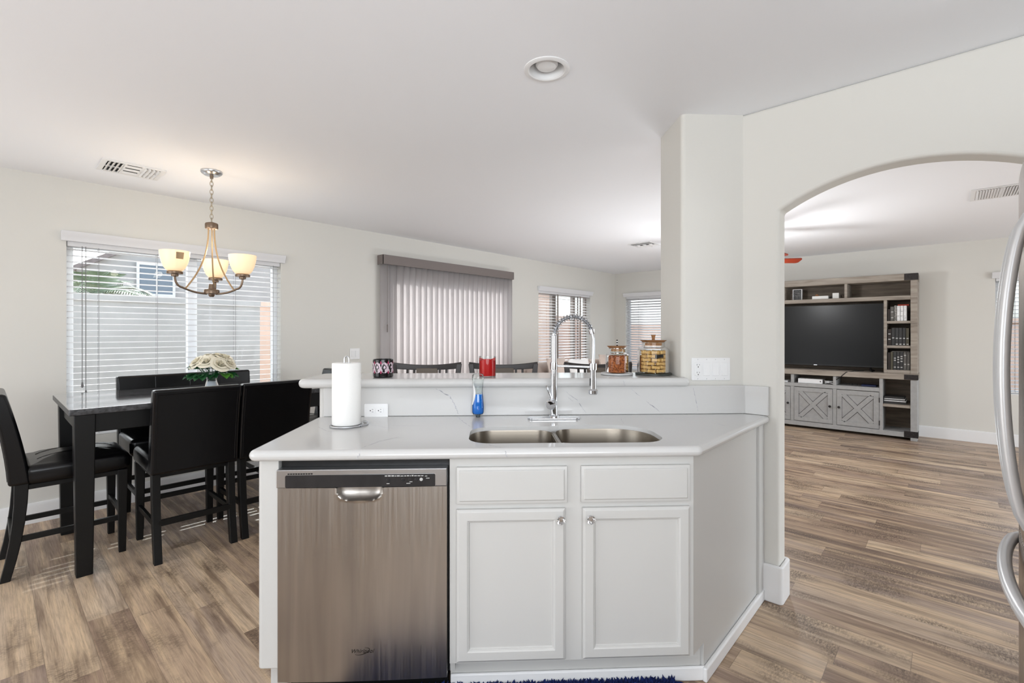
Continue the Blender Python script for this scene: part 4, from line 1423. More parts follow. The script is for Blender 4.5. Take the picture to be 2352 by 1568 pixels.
tag(rug, 'navy blue shag rug on the floor below the sink cabinet', 'rug')

# ================================================================ DINING
TX0, TX1, TY0, TY1 = 0.285, 1.80, 3.445, 4.375
o = T('dining_table', 'counter height black dining table with grey marble top by the window', 'table', (1.04, 3.91, 0.0))
m = MB().sections(slab_rings(rrect(TX0, TX1, TY0, TY1, 0.012, 3), 0.880, 0.915, 0.006, 2))
top = D(m, 'tabletop', [M_MARBLE, M_MARBLE_E], o, smooth=30, label='glossy grey marble tabletop with rough edge')
for p in top.data.polygons:
    if abs(p.normal.z) < 0.8:
        p.material_index = 1
m = MB()
m.box(TX0 + 0.06, TX1 - 0.06, TY0 + 0.045, TY0 + 0.067, 0.775, 0.880).box(TX0 + 0.06, TX1 - 0.06, TY1 - 0.067, TY1 - 0.045, 0.775, 0.880)
m.box(TX0 + 0.045, TX0 + 0.067, TY0 + 0.067, TY1 - 0.067, 0.775, 0.880).box(TX1 - 0.067, TX1 - 0.045, TY0 + 0.067, TY1 - 0.067, 0.775, 0.880)
D(m, 'apron', M_ESPRESSO, o, bevel=0.003)
for sx_, lx in ((1, TX0), (-1, TX1)):
    for sy_, ly in ((1, TY0), (-1, TY1)):
        cx, cy_ = lx + sx_ * 0.068, ly + sy_ * 0.062
        D(MB().bar([(cx, cy_, 0.0, 0.070, 0.070), (cx, cy_, 0.70, 0.086, 0.086), (cx, cy_, 0.880, 0.090, 0.090)]), 'leg', M_ESPRESSO, o, bevel=0.004)

def chair_back(m, wd, y_of, t_of, z0, z1, n=9):
    rg = []
    for i in range(n + 1):
        z = z0 + (z1 - z0) * i / n
        y, t = y_of(z), t_of(z)
        rg.append([(-wd / 2, y - t / 2, z), (wd / 2, y - t / 2, z), (wd / 2, y + t / 2, z), (-wd / 2, y + t / 2, z)])
    m.sections(rg)
    return m

def seat_cushion(w, y0, y1, z0, z1):
    m = MB()
    p = rrect(-w / 2, w / 2, y0, y1, 0.035, 4)
    rings = slab_rings(p, z0, z1 - 0.014, 0.034, 5)
    cx, cy_ = 0, (y0 + y1) / 2
    last = rings[-1]
    for k_, dz_ in ((0.9, 0.0), (0.75, 0.012), (0.55, 0.021), (0.3, 0.027), (0.1, 0.029)):
        rings.append([(cx + (x - cx) * k_, cy_ + (y - cy_) * k_, z1 - 0.010 + dz_) for x, y, z in last])
    m.sections(rings)
    return m

def seam_z(x, y):
    k = max(abs(x) / 0.1935, abs(y - 0.031) / 0.197)
    P_ = [(0.0, 0.6345), (0.1, 0.634), (0.3, 0.632), (0.55, 0.626), (0.75, 0.617), (0.9, 0.605), (1.0, 0.601)]
    for (a, za), (b, zb_) in zip(P_, P_[1:]):
        if k <= b:
            return za + (zb_ - za) * (k - a) / (b - a)
    return 0.601

def make_chair(label, loc, rotz):
    o = thing('dining_chair', label, 'chair', loc, rotz, None)
    w = 0.455
    yb = lambda z: -0.212 - 0.085 * ((z - 0.48) / 0.52) ** 1.5
    tb = lambda z: 0.088 - 0.022 * (z - 0.48) / 0.52
    bk = chair_back(MB(), w, yb, tb, 0.505, 1.0).done('backrest', M_LEATHER, o, bevel=0.014, seg=3)
    m = MB()
    for sg in (-1, 1):
        m.tube([(sg * (w / 2 - 0.022), yb(z) - tb(z) / 2 - 0.0005, z) for z in [0.53 + 0.44 * i / 8 for i in range(9)]], 0.0022, 5)
    m.tube([(-w / 2 + 0.022, yb(0.97) - tb(0.97) / 2 - 0.0005, 0.97), (w / 2 - 0.022, yb(0.97) - tb(0.97) / 2 - 0.0005, 0.97)], 0.0022, 5)
    m.done('piping', M_LEATHER, bk)
    st = seat_cushion(w, -0.20, 0.262, 0.495, 0.615).done('seat', M_LEATHER, o, smooth=50)
    m = MB()
    for x in (-0.075, 0.075):
        m.tube([(x, y, seam_z(x, y)) for y in [-0.14 + 0.35 * i / 24 for i in range(25)]], 0.0022, 5)
    m.done('seam', M_LEATHER, st)
    MB().box(-0.20, 0.20, -0.18, 0.235, 0.470, 0.497).done('seat_frame', M_ESPRESSO, o, bevel=0.003)
    for sg in (-1, 1):
        x = sg * 0.196
        MB().bar([(x, 0.222, 0.0, 0.034, 0.034), (x, 0.222, 0.50, 0.048, 0.048)]).done('leg', M_ESPRESSO, o, bevel=0.003)
        m = MB().bar([(x, -0.205 - 0.062 * ((0.52 - z) / 0.52) ** 2.0, z, 0.040, 0.040 + 0.016 * z / 0.5) for z in (0.0, 0.1, 0.2, 0.3, 0.4, 0.52)])
        m.done('leg', M_ESPRESSO, o, bevel=0.003)
        MB().box(x - 0.010, x + 0.010, -0.24, 0.222, 0.195, 0.225).done('stretcher', M_ESPRESSO, o, bevel=0.002)
    MB().box(-0.19, 0.19, -0.250, -0.230, 0.205, 0.240).done('stretcher', M_ESPRESSO, o, bevel=0.002)
    MB().box(-0.19, 0.19, 0.205, 0.225, 0.235, 0.265).done('stretcher', M_ESPRESSO, o, bevel=0.002)
    return o
ch = make_chair('black leather dining chair at the left end of the table, seen from its side', (0.325, 3.905, 0), -PI / 2)
dup(ch, (0.850, 3.615, 0), 0.0, 'nearest left black dining chair with its back to the kitchen')
dup(ch, (1.312, 3.625, 0), 0.0, 'black dining chair just left of the counter, its back to the kitchen')
dup(ch, (1.805, 4.02, 0), PI / 2, 'black dining chair at the far right end of the table, mostly hidden')

# bench
o = T('dining_bench', 'black leather bench with tufted back between the table and the window', 'bench', (1.085, 4.28, 0.0))
m = MB()
w0, w1 = 0.63, 1.53
ybk = lambda z: 4.455 + 0.055 * ((z - 0.48) / 0.52)
rg = []
for i in range(8):
    z = 0.505 + 0.50 * i / 7
    rg.append([(w0, ybk(z) - 0.033, z), (w1, ybk(z) - 0.033, z), (w1, ybk(z) + 0.033, z), (w0, ybk(z) + 0.033, z)])
m.sections(rg)
bk = D(m, 'backrest', M_LEATHER, o, bevel=0.014, seg=3)
m = MB()
for x in (0.86, 1.085, 1.31):
    m.tube([(x, ybk(z) - 0.0325, z) for z in (0.66, 0.80, 0.99)], 0.0016, 5)
D(m, 'tufted_seam', M_LEATHER, bk)
mm = MB().sections(slab_rings(rrect(w0, w1, 3.99, 4.43, 0.03, 4), 0.500, 0.615, 0.03, 4))
D(mm, 'seat', M_LEATHER, o, smooth=50)
D(MB().box(w0 + 0.04, w1 - 0.04, 4.02, 4.42, 0.470, 0.502), 'seat_frame', M_ESPRESSO, o, bevel=0.003)
for x in (w0 + 0.06, w1 - 0.06):
    D(MB().bar([(x, 4.03, 0, 0.036, 0.036), (x, 4.03, 0.475, 0.05, 0.05)]), 'leg', M_ESPRESSO, o, bevel=0.003)
    D(MB().bar([(x, 4.49, 0, 0.04, 0.04), (x, 4.47, 0.25, 0.045, 0.045), (x, 4.45, 0.51, 0.05, 0.05)]), 'leg', M_ESPRESSO, o, bevel=0.003)
    D(MB().box(x - 0.01, x + 0.01, 4.03, 4.48, 0.20, 0.23), 'stretcher', M_ESPRESSO, o, bevel=0.002)
for y, z in ((4.03, 0.235), (4.475, 0.235)):
    D(MB().box(w0 + 0.06, w1 - 0.06, y - 0.01, y + 0.01, z, z + 0.032), 'stretcher', M_ESPRESSO, o, bevel=0.002)

# vase with roses
VX, VY, VZ = 1.085, 3.93, 0.9155
o = T('glass_vase', 'clear glass vase of white roses on the dining table', 'vase', (VX, VY, VZ))
D(MB().lathe([(0.001, 0.0), (0.040, 0.0), (0.046, 0.006), (0.044, 0.03), (0.034, 0.06), (0.033, 0.075), (0.046, 0.118), (0.050, 0.125)], 28, (VX, VY, VZ)), 'vase_body', glass_mat('vase_glass', (236, 242, 248), 1.0), o)
D(MB().lathe([(0.001, 0.004), (0.042, 0.006), (0.041, 0.028), (0.032, 0.058), (0.001, 0.060)], 28, (VX, VY, VZ)), 'pebbles', M_PILLOW, o, smooth=0)
# leafy stems, one object per stem with leaves; each rose its own thing
def rose(loc, tiltv, sc, label, seed):
    rr = random.Random(seed)
    o = thing('rose', label, 'flower', loc, rr.uniform(0, 6), 'white roses in the vase')
    tilt = Matrix.Rotation(tiltv[0], 4, Vector((-math.sin(tiltv[1]), math.cos(tiltv[1]), 0)))
    m = MB()
    m2_ = Matrix.Rotation(-o.rotation_euler.z, 4, 'Z') @ tilt
    for lay, (n, r0, hgt, op) in enumerate(((3, 0.010, 0.040, 0.0), (4, 0.018, 0.042, 0.30), (5, 0.027, 0.040, 0.62), (6, 0.035, 0.034, 1.0))):
        for k in range(n):
            a0 = 2 * PI * k / n + lay * 0.7 + rr.uniform(-.15, .15)
            wdt = 2 * PI / n * 0.78
            def fn(a, b, a0=a0, wdt=wdt, r0=r0, hgt=hgt, op=op):
                e = (a - 0.5) * 2
                ang = a0 + e * wdt * (0.55 + 0.45 * math.sin(PI * min(1, 0.15 + b * 0.75)))
                r = r0 * (0.25 + 0.95 * b ** 0.6) + op * 0.024 * b ** 3
                z = hgt * (b - 0.10 * e * e * b) - op * 0.020 * b ** 4
                return m2_ @ Vector((r * sc * math.cos(ang), r * sc * math.sin(ang), (z - 0.004) * sc))
            m.grid(fn, 6, 6)
    m.done('petals', M_PETAL, o, fix=False, smooth=70)
    end = Vector((VX + rr.uniform(-.012, .012), VY + rr.uniform(-.012, .012), VZ + 0.07)) - Vector(loc)
    end = Matrix.Rotation(-o.rotation_euler.z, 4, 'Z') @ end
    MB().tube([(0, 0, 0), end * 0.35 + Vector((0, 0, -0.012)), end], 0.0025, 6).done('stem', M_LEAF, o)
    m = MB()
    m.solid([(0.004, -0.008), (0.012, -0.002), (0.010, 0.006)], 10, mx=m2_ @ Matrix.Scale(sc, 4))
    m.done('calyx', M_LEAF, o)
def leafy(k, a, r, z, lngth, matl):
    rr = random.Random(k)
    m = MB()
    base = Vector((0.028 * math.cos(a), 0.028 * math.sin(a), 0.115))
    tip = Vector((r * math.cos(a), r * math.sin(a), z))
    m.tube([(0.4 * base.x, 0.4 * base.y, 0.07), base, tip], 0.0018, 5)
    for off in (-0.6, 0.6, 0.0):
        d = (Vector((math.cos(a + off), math.sin(a + off), -0.35 if z < 0.13 else 0.1))).normalized()
        sd = d.cross(Vector((0, 0, 1))).normalized()
        up = sd.cross(d)
        def fn(x, y):
            e = (y - 0.5) * 2
            wv = 0.032 * math.sin(PI * x ** 0.8) * (1 if x < 1 else 0)
            return base.lerp(tip, 0.9) + d * (x * lngth) + sd * (e * wv) + up * (0.010 * abs(e) * math.sin(PI * x) - 0.012 * x * x)
        m.grid(fn, 7, 4)
    D_ = m.done('leaf_sprig', matl, o, fix=False, smooth=60)
for k, (a, r, z, l, mt) in enumerate(((R(222), 0.110, 0.120, 0.095, M_LEAF), (R(185), 0.11, 0.125, 0.09, M_LEAF), (R(250), 0.07, 0.128, 0.080, M_LEAF), (R(285), 0.07, 0.132, 0.075, M_LEAF), (R(318), 0.12, 0.125, 0.085, M_LEAF), (R(300), 0.12, 0.120, 0.075, M_LEAFL), (R(345), 0.12, 0.145, 0.070, M_LEAFL), (R(90), 0.1, 0.15, 0.07, M_LEAF), (R(130), 0.1, 0.15, 0.07, M_LEAF), (R(40), 0.1, 0.15, 0.07, M_LEAF), (R(215), 0.07, 0.165, 0.08, M_LEAF), (R(262), 0.05, 0.16, 0.075, M_LEAF), (R(305), 0.07, 0.165, 0.08, M_LEAF), (R(170), 0.08, 0.17, 0.08, M_LEAF))):
    leafy(k, a, r, z, l, mt)
# image-right direction here is about (0.68,-0.73); nearer to camera about (-0.73,-0.68)
def bouq(side, near, up):
    return (VX + 0.68 * side - 0.70 * near, VY - 0.73 * side - 0.68 * near, VZ + up)
for i, (s_, n_, u_, tl, sc, lb) in enumerate((
        (-0.100, 0.02, 0.180, 0.75, 1.00, 'leftmost white rose of the bouquet on the dining table'),
        (-0.050, 0.07, 0.195, 0.80, 1.25, 'large white rose at the front left of the bouquet'),
        (0.012, 0.08, 0.200, 0.75, 1.15, 'white rose at the front centre of the bouquet'),
        (0.095, 0.06, 0.180, 0.85, 1.25, 'white rose drooping at the front right of the bouquet'),
        (-0.035, -0.02, 0.225, 0.25, 1.05, 'white rose standing at the back left of the bouquet'),
        (0.035, -0.02, 0.232, 0.2, 1.05, 'topmost white rose at the back of the bouquet'),
        (0.085, -0.015, 0.218, 0.4, 1.20, 'white rose at the back right of the bouquet'),
        (0.130, 0.01, 0.185, 0.9, 1.0, 'rightmost white rose of the bouquet, next to pale leaves'))):
    p = bouq(s_, n_, u_)
    d = Vector((p[0] - VX, p[1] - VY))
    rose(p, (tl, math.atan2(d.y, d.x)), sc * 0.84, lb, 60 + i)

# ---- chandelier
CHX, CHY = 1.04, 3.765
o = T('chandelier', 'three arm bronze chandelier with lit bowl shades over the dining table', 'chandelier', (CHX, CHY, H))
D(MB().solid([(0.045, H - 0.030), (0.062, H - 0.018), (0.066, H - 0.010), (0.066, H)], 36, (CHX, CHY, 0)), 'canopy', M_SATIN, o)
D(MB().solid([(0.010, H - 0.052), (0.012, H - 0.028)], 14, (CHX, CHY, 0)), 'canopy_loop', M_BRONZE, o)
m = MB()
zt, zb = H - 0.045, 2.085
nl = 11
ln = (zt - zb) / nl
for i in range(nl):
    zc_ = zt - ln * (i + 0.5)
    ll = ln * 0.5 + 0.0055
    pth = []
    for k in range(16):
        a = 2 * PI * k / 16
        x, z = 0.0095 * math.cos(a), ll * math.sin(a)
        pth.append((CHX + (x if i % 2 else 0), CHY + (0 if i % 2 else x), zc_ + z))
    m.tube(pth, 0.0021, 6, True)
D(m, 'chain', M_CHAIN, o)
D(MB().solid([(0.012, 2.088), (0.036, 2.080), (0.040, 2.074), (0.040, 2.046), (0.036, 2.040)], 28, (CHX, CHY, 0)), 'top_hub', M_BRONZE, o)
D(MB().solid([(0.012, 1.572), (0.018, 1.580), (0.020, 1.590), (0.046, 1.592), (0.048, 1.596), (0.048, 1.616), (0.044, 1.622), (0.020, 1.626), (0.016, 1.66)], 28, (CHX, CHY, 0)), 'bottom_hub', M_BRONZE, o)
ch_a = math.atan2(CHY, CHX)
cam_right = Vector((math.sin(ch_a), -math.cos(ch_a), 0)); cam_fwd = Vector((math.cos(ch_a), math.sin(ch_a), 0))
for k, ang in enumerate((R(84), R(204), R(324))):
    dr_ = cam_right * math.cos(ang) + cam_fwd * math.sin(ang)
    c0 = Vector((CHX, CHY, 0))
    path = []
    for i in range(15):
        t = i / 14
        if t < 0.6:
            q = t / 0.6
            r = 0.03 + 0.155 * q
            z = 1.592 + 0.035 * q ** 2.2
        else:
            q = (t - 0.6) / 0.4
            r = 0.185 + 0.038 * math.sin(q * PI / 2)
            z = 1.627 + 0.068 * (1 - math.cos(q * PI / 2))
        path.append(c0 + dr_ * r + Vector((0, 0, z)))
    arm = D(MB().tube(path, 0.0068, 10), 'arm', M_BRONZE, o)
    rod = []
    for i in range(13):
        t = i / 12
        z = 2.045 - (2.045 - 1.617) * t
        r = 0.020 + 0.142 * (t ** 2.3)
        rod.append(c0 + dr_ * r + Vector((0, 0, z)))
    D(MB().tube(rod, 0.0052, 8), 'support_rod', M_RODM, o)
    sc_ = c0 + dr_ * 0.223
    D(MB().solid([(0.010, 1.690), (0.020, 1.694), (0.022, 1.706), (0.044, 1.708), (0.046, 1.714), (0.046, 1.722), (0.040, 1.727)], 24, (sc_.x, sc_.y, 0)), 'socket_cup', M_BRONZE, o)
    sh = D(MB().lathe([(0.036, 1.7275), (0.045, 1.731), (0.060, 1.750), (0.074, 1.785), (0.083, 1.825), (0.0855, 1.856), (0.0825, 1.856), (0.0805, 1.826), (0.071, 1.787), (0.057, 1.753), (0.042, 1.735), (0.001, 1.733)], 36, (sc_.x, sc_.y, 0)), 'lamp_shade', M_SHADE, o, smooth=60)
    if k == 1:
        m = MB()
        cd = -cam_fwd.copy()
        th0 = math.atan2(cd.y, cd.x)
        vs_ = []
        def stick(a, b):
            th = th0 + R(8) + a * R(30)
            z = 1.800 + b * 0.042
            r = 0.0778 + (z - 1.80) * 0.19 + 0.0012
            return (sc_.x + r * math.cos(th), sc_.y + r * math.sin(th), z)
        m.grid(stick, 5, 3)
        D(m, 'tan_patch', M_RODM, sh, fix=False)  # small tan square on this bowl
    pl_ = add_light('chandelier_bulb', 'POINT', (sc_.x, sc_.y, 1.90), 1.5, (1.0, 0.88, 0.72), shadow_soft_size=0.03)
    pl_.parent = o
    pl_.location = Vector((sc_.x, sc_.y, 1.90)) - Vector((CHX, CHY, H))

# ---- ceiling registers
def register(label, loc, rotz, lx, ly, style):
    o = thing('ceiling_register', label, 'air vent', loc, rotz)
    zt = 0.0
    m = MB()
    m.box(-lx / 2, lx / 2, -ly / 2, -ly / 2 + 0.03, -0.007, zt).box(-lx / 2, lx / 2, ly / 2 - 0.03, ly / 2, -0.007, zt)
    m.box(-lx / 2, -lx / 2 + 0.03, -ly / 2 + 0.03, ly / 2 - 0.03, -0.007, zt).box(lx / 2 - 0.03, lx / 2, -ly / 2 + 0.03, ly / 2 - 0.03, -0.007, zt)
    m.done('vent_frame', M_TRIM, o, bevel=0.002)
    MB().box(-lx / 2 + 0.028, lx / 2 - 0.028, -ly / 2 + 0.028, ly / 2 - 0.028, -0.0018, -0.0004).done('dark_backing', M_DARKIN, o, smooth=0)  # flat dark sheet painted as the shaded duct; ceiling is closed here
    m = MB()
    ix, iy = lx / 2 - 0.03, ly / 2 - 0.03
    third = 2 * ix / 3
    def louv_x(x0, x1, n, tl):
        for i in range(n):
            x = x0 + (x1 - x0) * (i + 0.5) / n
            mx = Matrix.Translation((x, 0, -0.007)) @ Matrix.Rotation(tl, 4, 'Y')
            m.box(-0.010, 0.010, -iy, iy, -0.0007, 0.0007, 0, mx)
    def louv_y(x0, x1, n, tl):
        for i in range(n):
            y = -iy + 2 * iy * (i + 0.5) / n
            mx = Matrix.Translation(((x0 + x1) / 2, y, -0.007)) @ Matrix.Rotation(tl, 4, 'X')
            m.box(-(x1 - x0) / 2 + 0.004, (x1 - x0) / 2 - 0.004, -0.011, 0.011, -0.0007, 0.0007, 0, mx)
    if style == 0:
        louv_x(-ix, -ix + third, 4, R(-35))
        louv_y(-ix + third, ix - third, 3, R(-28))
        louv_x(ix - third, ix, 4, R(35))
        m.box(-ix + third - 0.006, -ix + third + 0.006, -iy, iy, -0.008, -0.001).box(ix - third - 0.006, ix - third + 0.006, -iy, iy, -0.008, -0.001).box(-ix, -ix + third, -0.005, 0.005, -0.008, -0.001).box(ix - third, ix, -0.005, 0.005, -0.008, -0.001)
    else:
        louv_x(-ix, -0.006, 9, R(30))
        louv_x(0.006, ix, 9, R(-30))
        m.box(-0.008, 0.008, -iy, iy, -0.010, -0.001)
    m.done('louvres', M_TRIM, o, smooth=0)
    m = MB().tube([(ix * 0.9, -iy * 0.2, -0.006), (ix * 0.9, -iy * 0.35, -0.022)], 0.0025, 6)
    m.done('damper_lever', M_TRIM, o)
    return o
register('white three way ceiling vent left of the chandelier', (0.66, 4.13, H), 0.0, 0.34, 0.30, 0)
register('white ceiling vent just left of the column top', (5.60, 2.85, H), 0.0, 0.33, 0.31, 0)
register('white louvred ceiling vent seen through the arch', (5.40, -0.30, H), PI / 2, 0.36, 0.42, 1)

# ---- recessed can light
o = T('recessed_light', 'white round recessed can light in the ceiling', 'ceiling light', (CAN[0], CAN[1], H))
D(MB().lathe([(0.073, H - 0.0025), (0.078, H - 0.007), (0.090, H - 0.007), (0.0965, H - 0.003), (0.0965, H)], 48, (CAN[0], CAN[1], 0)), 'trim_ring', M_TRIM, o)
D(MB().lathe([(0.0735, H - 0.004), (0.0700, H + 0.03), (0.060, H + 0.085), (0.001, H + 0.086)], 48, (CAN[0], CAN[1], 0)), 'baffle', M_TRIM, o)
D(MB().solid([(0.020, H + 0.084), (0.030, H + 0.065), (0.046, H + 0.030), (0.047, H + 0.018), (0.040, H + 0.008), (0.020, H + 0.003)][::-1], 36, (CAN[0], CAN[1], 0)), 'bulb', M_WHITE, o)

# ---- wall switch by patio door
o = T('light_switch', 'white light switch on the wall left of the vertical blind', 'switch', (2.655, YL - 0.006, 1.10))
D(MB().box(2.597, 2.713, YL - 0.006, YL, 1.040, 1.157), 'cover_plate', M_WHITE, o, bevel=0.003)
for x in (2.632, 2.678):
    D(MB().box(x - 0.0165, x + 0.0165, YL - 0.0095, YL - 0.006, 1.065, 1.132), 'rocker_switch', M_WHITE, o, bevel=0.001)

# ================================================================ BAR STOOLS
def make_stool(label, loc, rotz):
    o = thing('bar_stool', label, 'bar stool', loc, rotz, None)
    seat_cushion(0.42, -0.20, 0.20, 0.715, 0.765).done('seat', M_STOOLP, o, smooth=50, label='taupe padded seat')
    MB().box(-0.19, 0.19, -0.18, 0.18, 0.675, 0.716).done('seat_frame', M_STOOL, o, bevel=0.003)
    for sg in (-1, 1):
        MB().bar([(sg * 0.195, 0.185, 0, 0.032, 0.032), (sg * 0.170, 0.160, 0.70, 0.042, 0.042)]).done('leg', M_STOOL, o, bevel=0.003)
        MB().bar([(sg * 0.195, -0.215, 0, 0.032, 0.034), (sg * 0.172, -0.185, 0.70, 0.042, 0.042), (sg * 0.183, -0.200, 0.90, 0.038, 0.034), (sg * 0.209, -0.228, 1.125, 0.032, 0.026)]).done('leg', M_STOOL, o, bevel=0.003)
        MB().bar([(sg * 0.190, -0.19, 0.28, 0.02, 0.03), (sg * 0.190, -0.19, 0.31, 0.02, 0.03)]).done('peg', M_STOOL, o) if False else None
        MB().box(sg * 0.184 - 0.010, sg * 0.184 + 0.010, -0.20, 0.172, 0.33, 0.36).done('stretcher', M_STOOL, o, bevel=0.002)
    MB().box(-0.185, 0.185, 0.165, 0.190, 0.24, 0.275).done('footrest', M_STOOL, o, bevel=0.003)
    MB().box(-0.18, 0.18, -0.212, -0.192, 0.30, 0.33).done('stretcher', M_STOOL, o, bevel=0.002)
    # bowed top rail that dips in the middle
    rg = []
    for i in range(17):
        e = (i / 16 - 0.5) * 2
        x = e * 0.222
        zt_ = 1.136 - 0.020 * (1 - e * e)
        zb_ = 1.095 - 0.012 * (1 - e * e)
        y = -0.228 - 0.030 * (1 - e * e)
        rg.append([(x, y - 0.013, zb_), (x, y + 0.013, zb_), (x, y + 0.011, zt_), (x, y - 0.011, zt_)])
    MB().sections(rg).done('top_rail', M_STOOL, o, bevel=0.003)
    MB().box(-0.178, 0.178, -0.214, -0.194, 0.80, 0.835).done('lower_rail', M_STOOL, o, bevel=0.003)
    for x in (-0.125, -0.082, 0.082, 0.125):
        MB().bar([(x, -0.206, 0.83, 0.014, 0.012), (x, -0.225, 0.97, 0.014, 0.012), (x, -0.250, 1.10, 0.014, 0.012)]).done('back_slat', M_STOOL, o)
    rg = []
    for z, y in ((0.83, -0.206), (0.95, -0.222), (1.095, -0.251)):
        rg.append([(-0.068, y - 0.010, z), (0.068, y - 0.010, z), (0.068, y + 0.012, z), (-0.068, y + 0.012, z)])
    MB().sections(rg).done('back_panel', M_STOOLP, o, bevel=0.003, label='taupe padded back panel')
    return o
sv = 2.875
st_ = make_stool('dark bar stool behind the black printed candle', uv(-0.412, sv), UVROT + PI)
dup(st_, uv(0.082, sv), UVROT + PI, 'dark bar stool behind the red candle')
dup(st_, uv(0.700, sv), UVROT + PI, 'dark bar stool behind the faucet and the small jar')

# ================================================================ LIVING ROOM
o = T('sofa', 'beige fabric sofa beyond the bar in front of the taped blind', 'sofa', (5.45, 3.78, 0.0))
D(MB().box(4.45, 6.45, 3.30, 4.20, 0.10, 0.42), 'base', M_SOFA, o, bevel=0.04, seg=3)
D(MB().box(4.45, 6.45, 3.95, 4.20, 0.42, 0.86), 'backrest', M_SOFA, o, bevel=0.07, seg=4)
for x in (4.32, 6.40):
    D(MB().box(x, x + 0.20, 3.28, 4.20, 0.08, 0.66), 'arm', M_SOFA, o, bevel=0.07, seg=4)
for k in range(3):
    D(MB().box(4.54 + k * 0.615, 5.145 + k * 0.615, 3.27, 3.92, 0.42, 0.56), 'seat_cushion', M_SOFA, o, bevel=0.05, seg=4)
    D(MB().box(4.54 + k * 0.615, 5.145 + k * 0.615, 3.70, 3.95, 0.56, 0.94), 'back_cushion', M_SOFA, o, bevel=0.09, seg=4)
for x in (4.42, 6.48):
    for y in (3.36, 4.12):
        D(MB().bar([(x, y, 0, 0.04, 0.04), (x, y, 0.10, 0.06, 0.06)]), 'foot', M_STOOL, o)
def pillow(label, x, y, z, w, rot, matl):
    m = MB()
    def fn(sg):
        def g_(a, b):
            u_, v_ = a * 2 - 1, b * 2 - 1
            k = (1 - abs(u_) ** 2.4) * (1 - abs(v_) ** 2.4)
            pinch = 1 - 0.06 * (1 - abs(u_ * v_))
            return (u_ * w / 2 * pinch, sg * 0.075 * k ** 0.6, v_ * w / 2 * pinch)
        return g_
    m.grid(fn(1), 10, 10).grid(fn(-1), 10, 10)
    bmesh.ops.remove_doubles(m.bm, verts=m.bm.verts, dist=0.0008)
    p = m.done('throw_pillow', matl, None, loc=(x, y, z), smooth=80)
    p.rotation_euler = (R(-14), 0, rot)
    tag(p, label, 'pillow')
pillow('beige pillow on the sofa nearest the bar stool behind the red candle', 4.78, 3.58, 0.80, 0.44, R(6), M_SOFA)
pillow('white pillow on the sofa seen left of the faucet', 5.28, 3.60, 0.775, 0.42, R(-5), M_PILLOW)
pillow('beige pillow on the sofa seen right of the faucet neck', 5.95, 3.58, 0.80, 0.46, R(8), M_SOFA)

# ---- ceiling fan
FX, FY = 5.52, 1.64
o = T('ceiling_fan', 'ceiling fan with cherry blades, mostly hidden behind the arch jamb', 'ceiling fan', (FX, FY, H))
D(MB().solid([(0.03, H - 0.06), (0.06, H - 0.03), (0.065, H)], 28, (FX, FY, 0)), 'canopy', M_BLACK, o)
D(MB().solid([(0.012, H - 0.20), (0.012, H - 0.05)], 14, (FX, FY, 0)), 'downrod', M_BLACK, o)
D(MB().solid([(0.06, H - 0.38), (0.10, H - 0.36), (0.11, H - 0.30), (0.10, H - 0.22), (0.05, H - 0.19)], 32, (FX, FY, 0)), 'motor_housing', M_BLACK, o)
D(MB().lathe([(0.060, H - 0.385), (0.095, H - 0.42), (0.09, H - 0.47), (0.05, H - 0.50), (0.001, H - 0.505)], 32, (FX, FY, 0)), 'added_light_bowl', M_SHADE, o)  # unseen glowing bowl, added to the fan as a light source
a0 = math.atan2(1.18 - FY, 5.85 - FX)
for k in range(5):
    a = a0 + k * 2 * PI / 5
    mx = Matrix.Translation((FX, FY, H - 0.345)) @ Matrix.Rotation(a, 4, 'Z') @ Matrix.Rotation(R(-13), 4, 'X')
    m = MB()
    bp2 = round_poly([(0.17, -0.05), (0.565, -0.068), (0.565, 0.068), (0.17, 0.05)], [0.01, 0.03, 0.03, 0.01], 4)
    m.prism(bp2, -0.004, 0.004, f=lambda p, q, z: tuple(mx @ Vector((p, q, z))))
    bl_ = D(m, 'blade', M_FANB, o)
    m = MB()
    m.box(0.09, 0.22, -0.02, 0.02, 0.0045, 0.011, 0, mx)
    D(m, 'blade_iron', M_BLACK, bl_)

# ---- media console
XF, XB = 7.625, 8.045
Y0, Y1 = 0.295, 2.485
o = T('media_console', 'weathered grey wood media console with hutch and barn doors', 'entertainment center', ((XF + XB) / 2, (Y0 + Y1) / 2, 0.0))
LZ = 0.80
m = MB()
FRM = [M_CONSOLE]
# lower carcass posts, rails
m.box(XF, XB, Y0, Y0 + 0.065, 0.0, LZ - 0.055).box(XF, XB, Y1 - 0.065, Y1, 0.0, LZ - 0.055)
m.box(XF + 0.004, XB, 0.630, 0.665, 0.07, LZ - 0.055).box(XF + 0.004, XB, Y0 + Y1 - 0.665, Y0 + Y1 - 0.630, 0.07, LZ - 0.055)
m.box(XF + 0.003, XB, Y0 + 0.065, Y1 - 0.065, 0.035, 0.095)
m.box(XF + 0.003, XB, 0.665, Y0 + Y1 - 0.665, 0.575, 0.625)
m.box(XF + 0.006, XF + 0.03, 1.118, 1.162, 0.095, 0.575).box(XF + 0.006, XF + 0.03, 1.618, 1.662, 0.095, 0.575)
m.box(XF + 0.006, XB - 0.02, 1.122, 1.158, 0.625, LZ - 0.055).box(XF + 0.006, XB - 0.02, 1.622, 1.658, 0.625, LZ - 0.055)
D(m, 'frame', M_CONSOLEG, o, bevel=0.003)
D(MB().box(XF - 0.012, XB, Y0 - 0.006, Y1 + 0.006, LZ - 0.055, LZ + 0.015), 'base_top', M_CONSOLE, o, bevel=0.003)
D(MB().box(XB - 0.015, XB, Y0 + 0.065, Y1 - 0.065, 0.05, LZ - 0.055), 'base_back', M_CONSOLED, o)
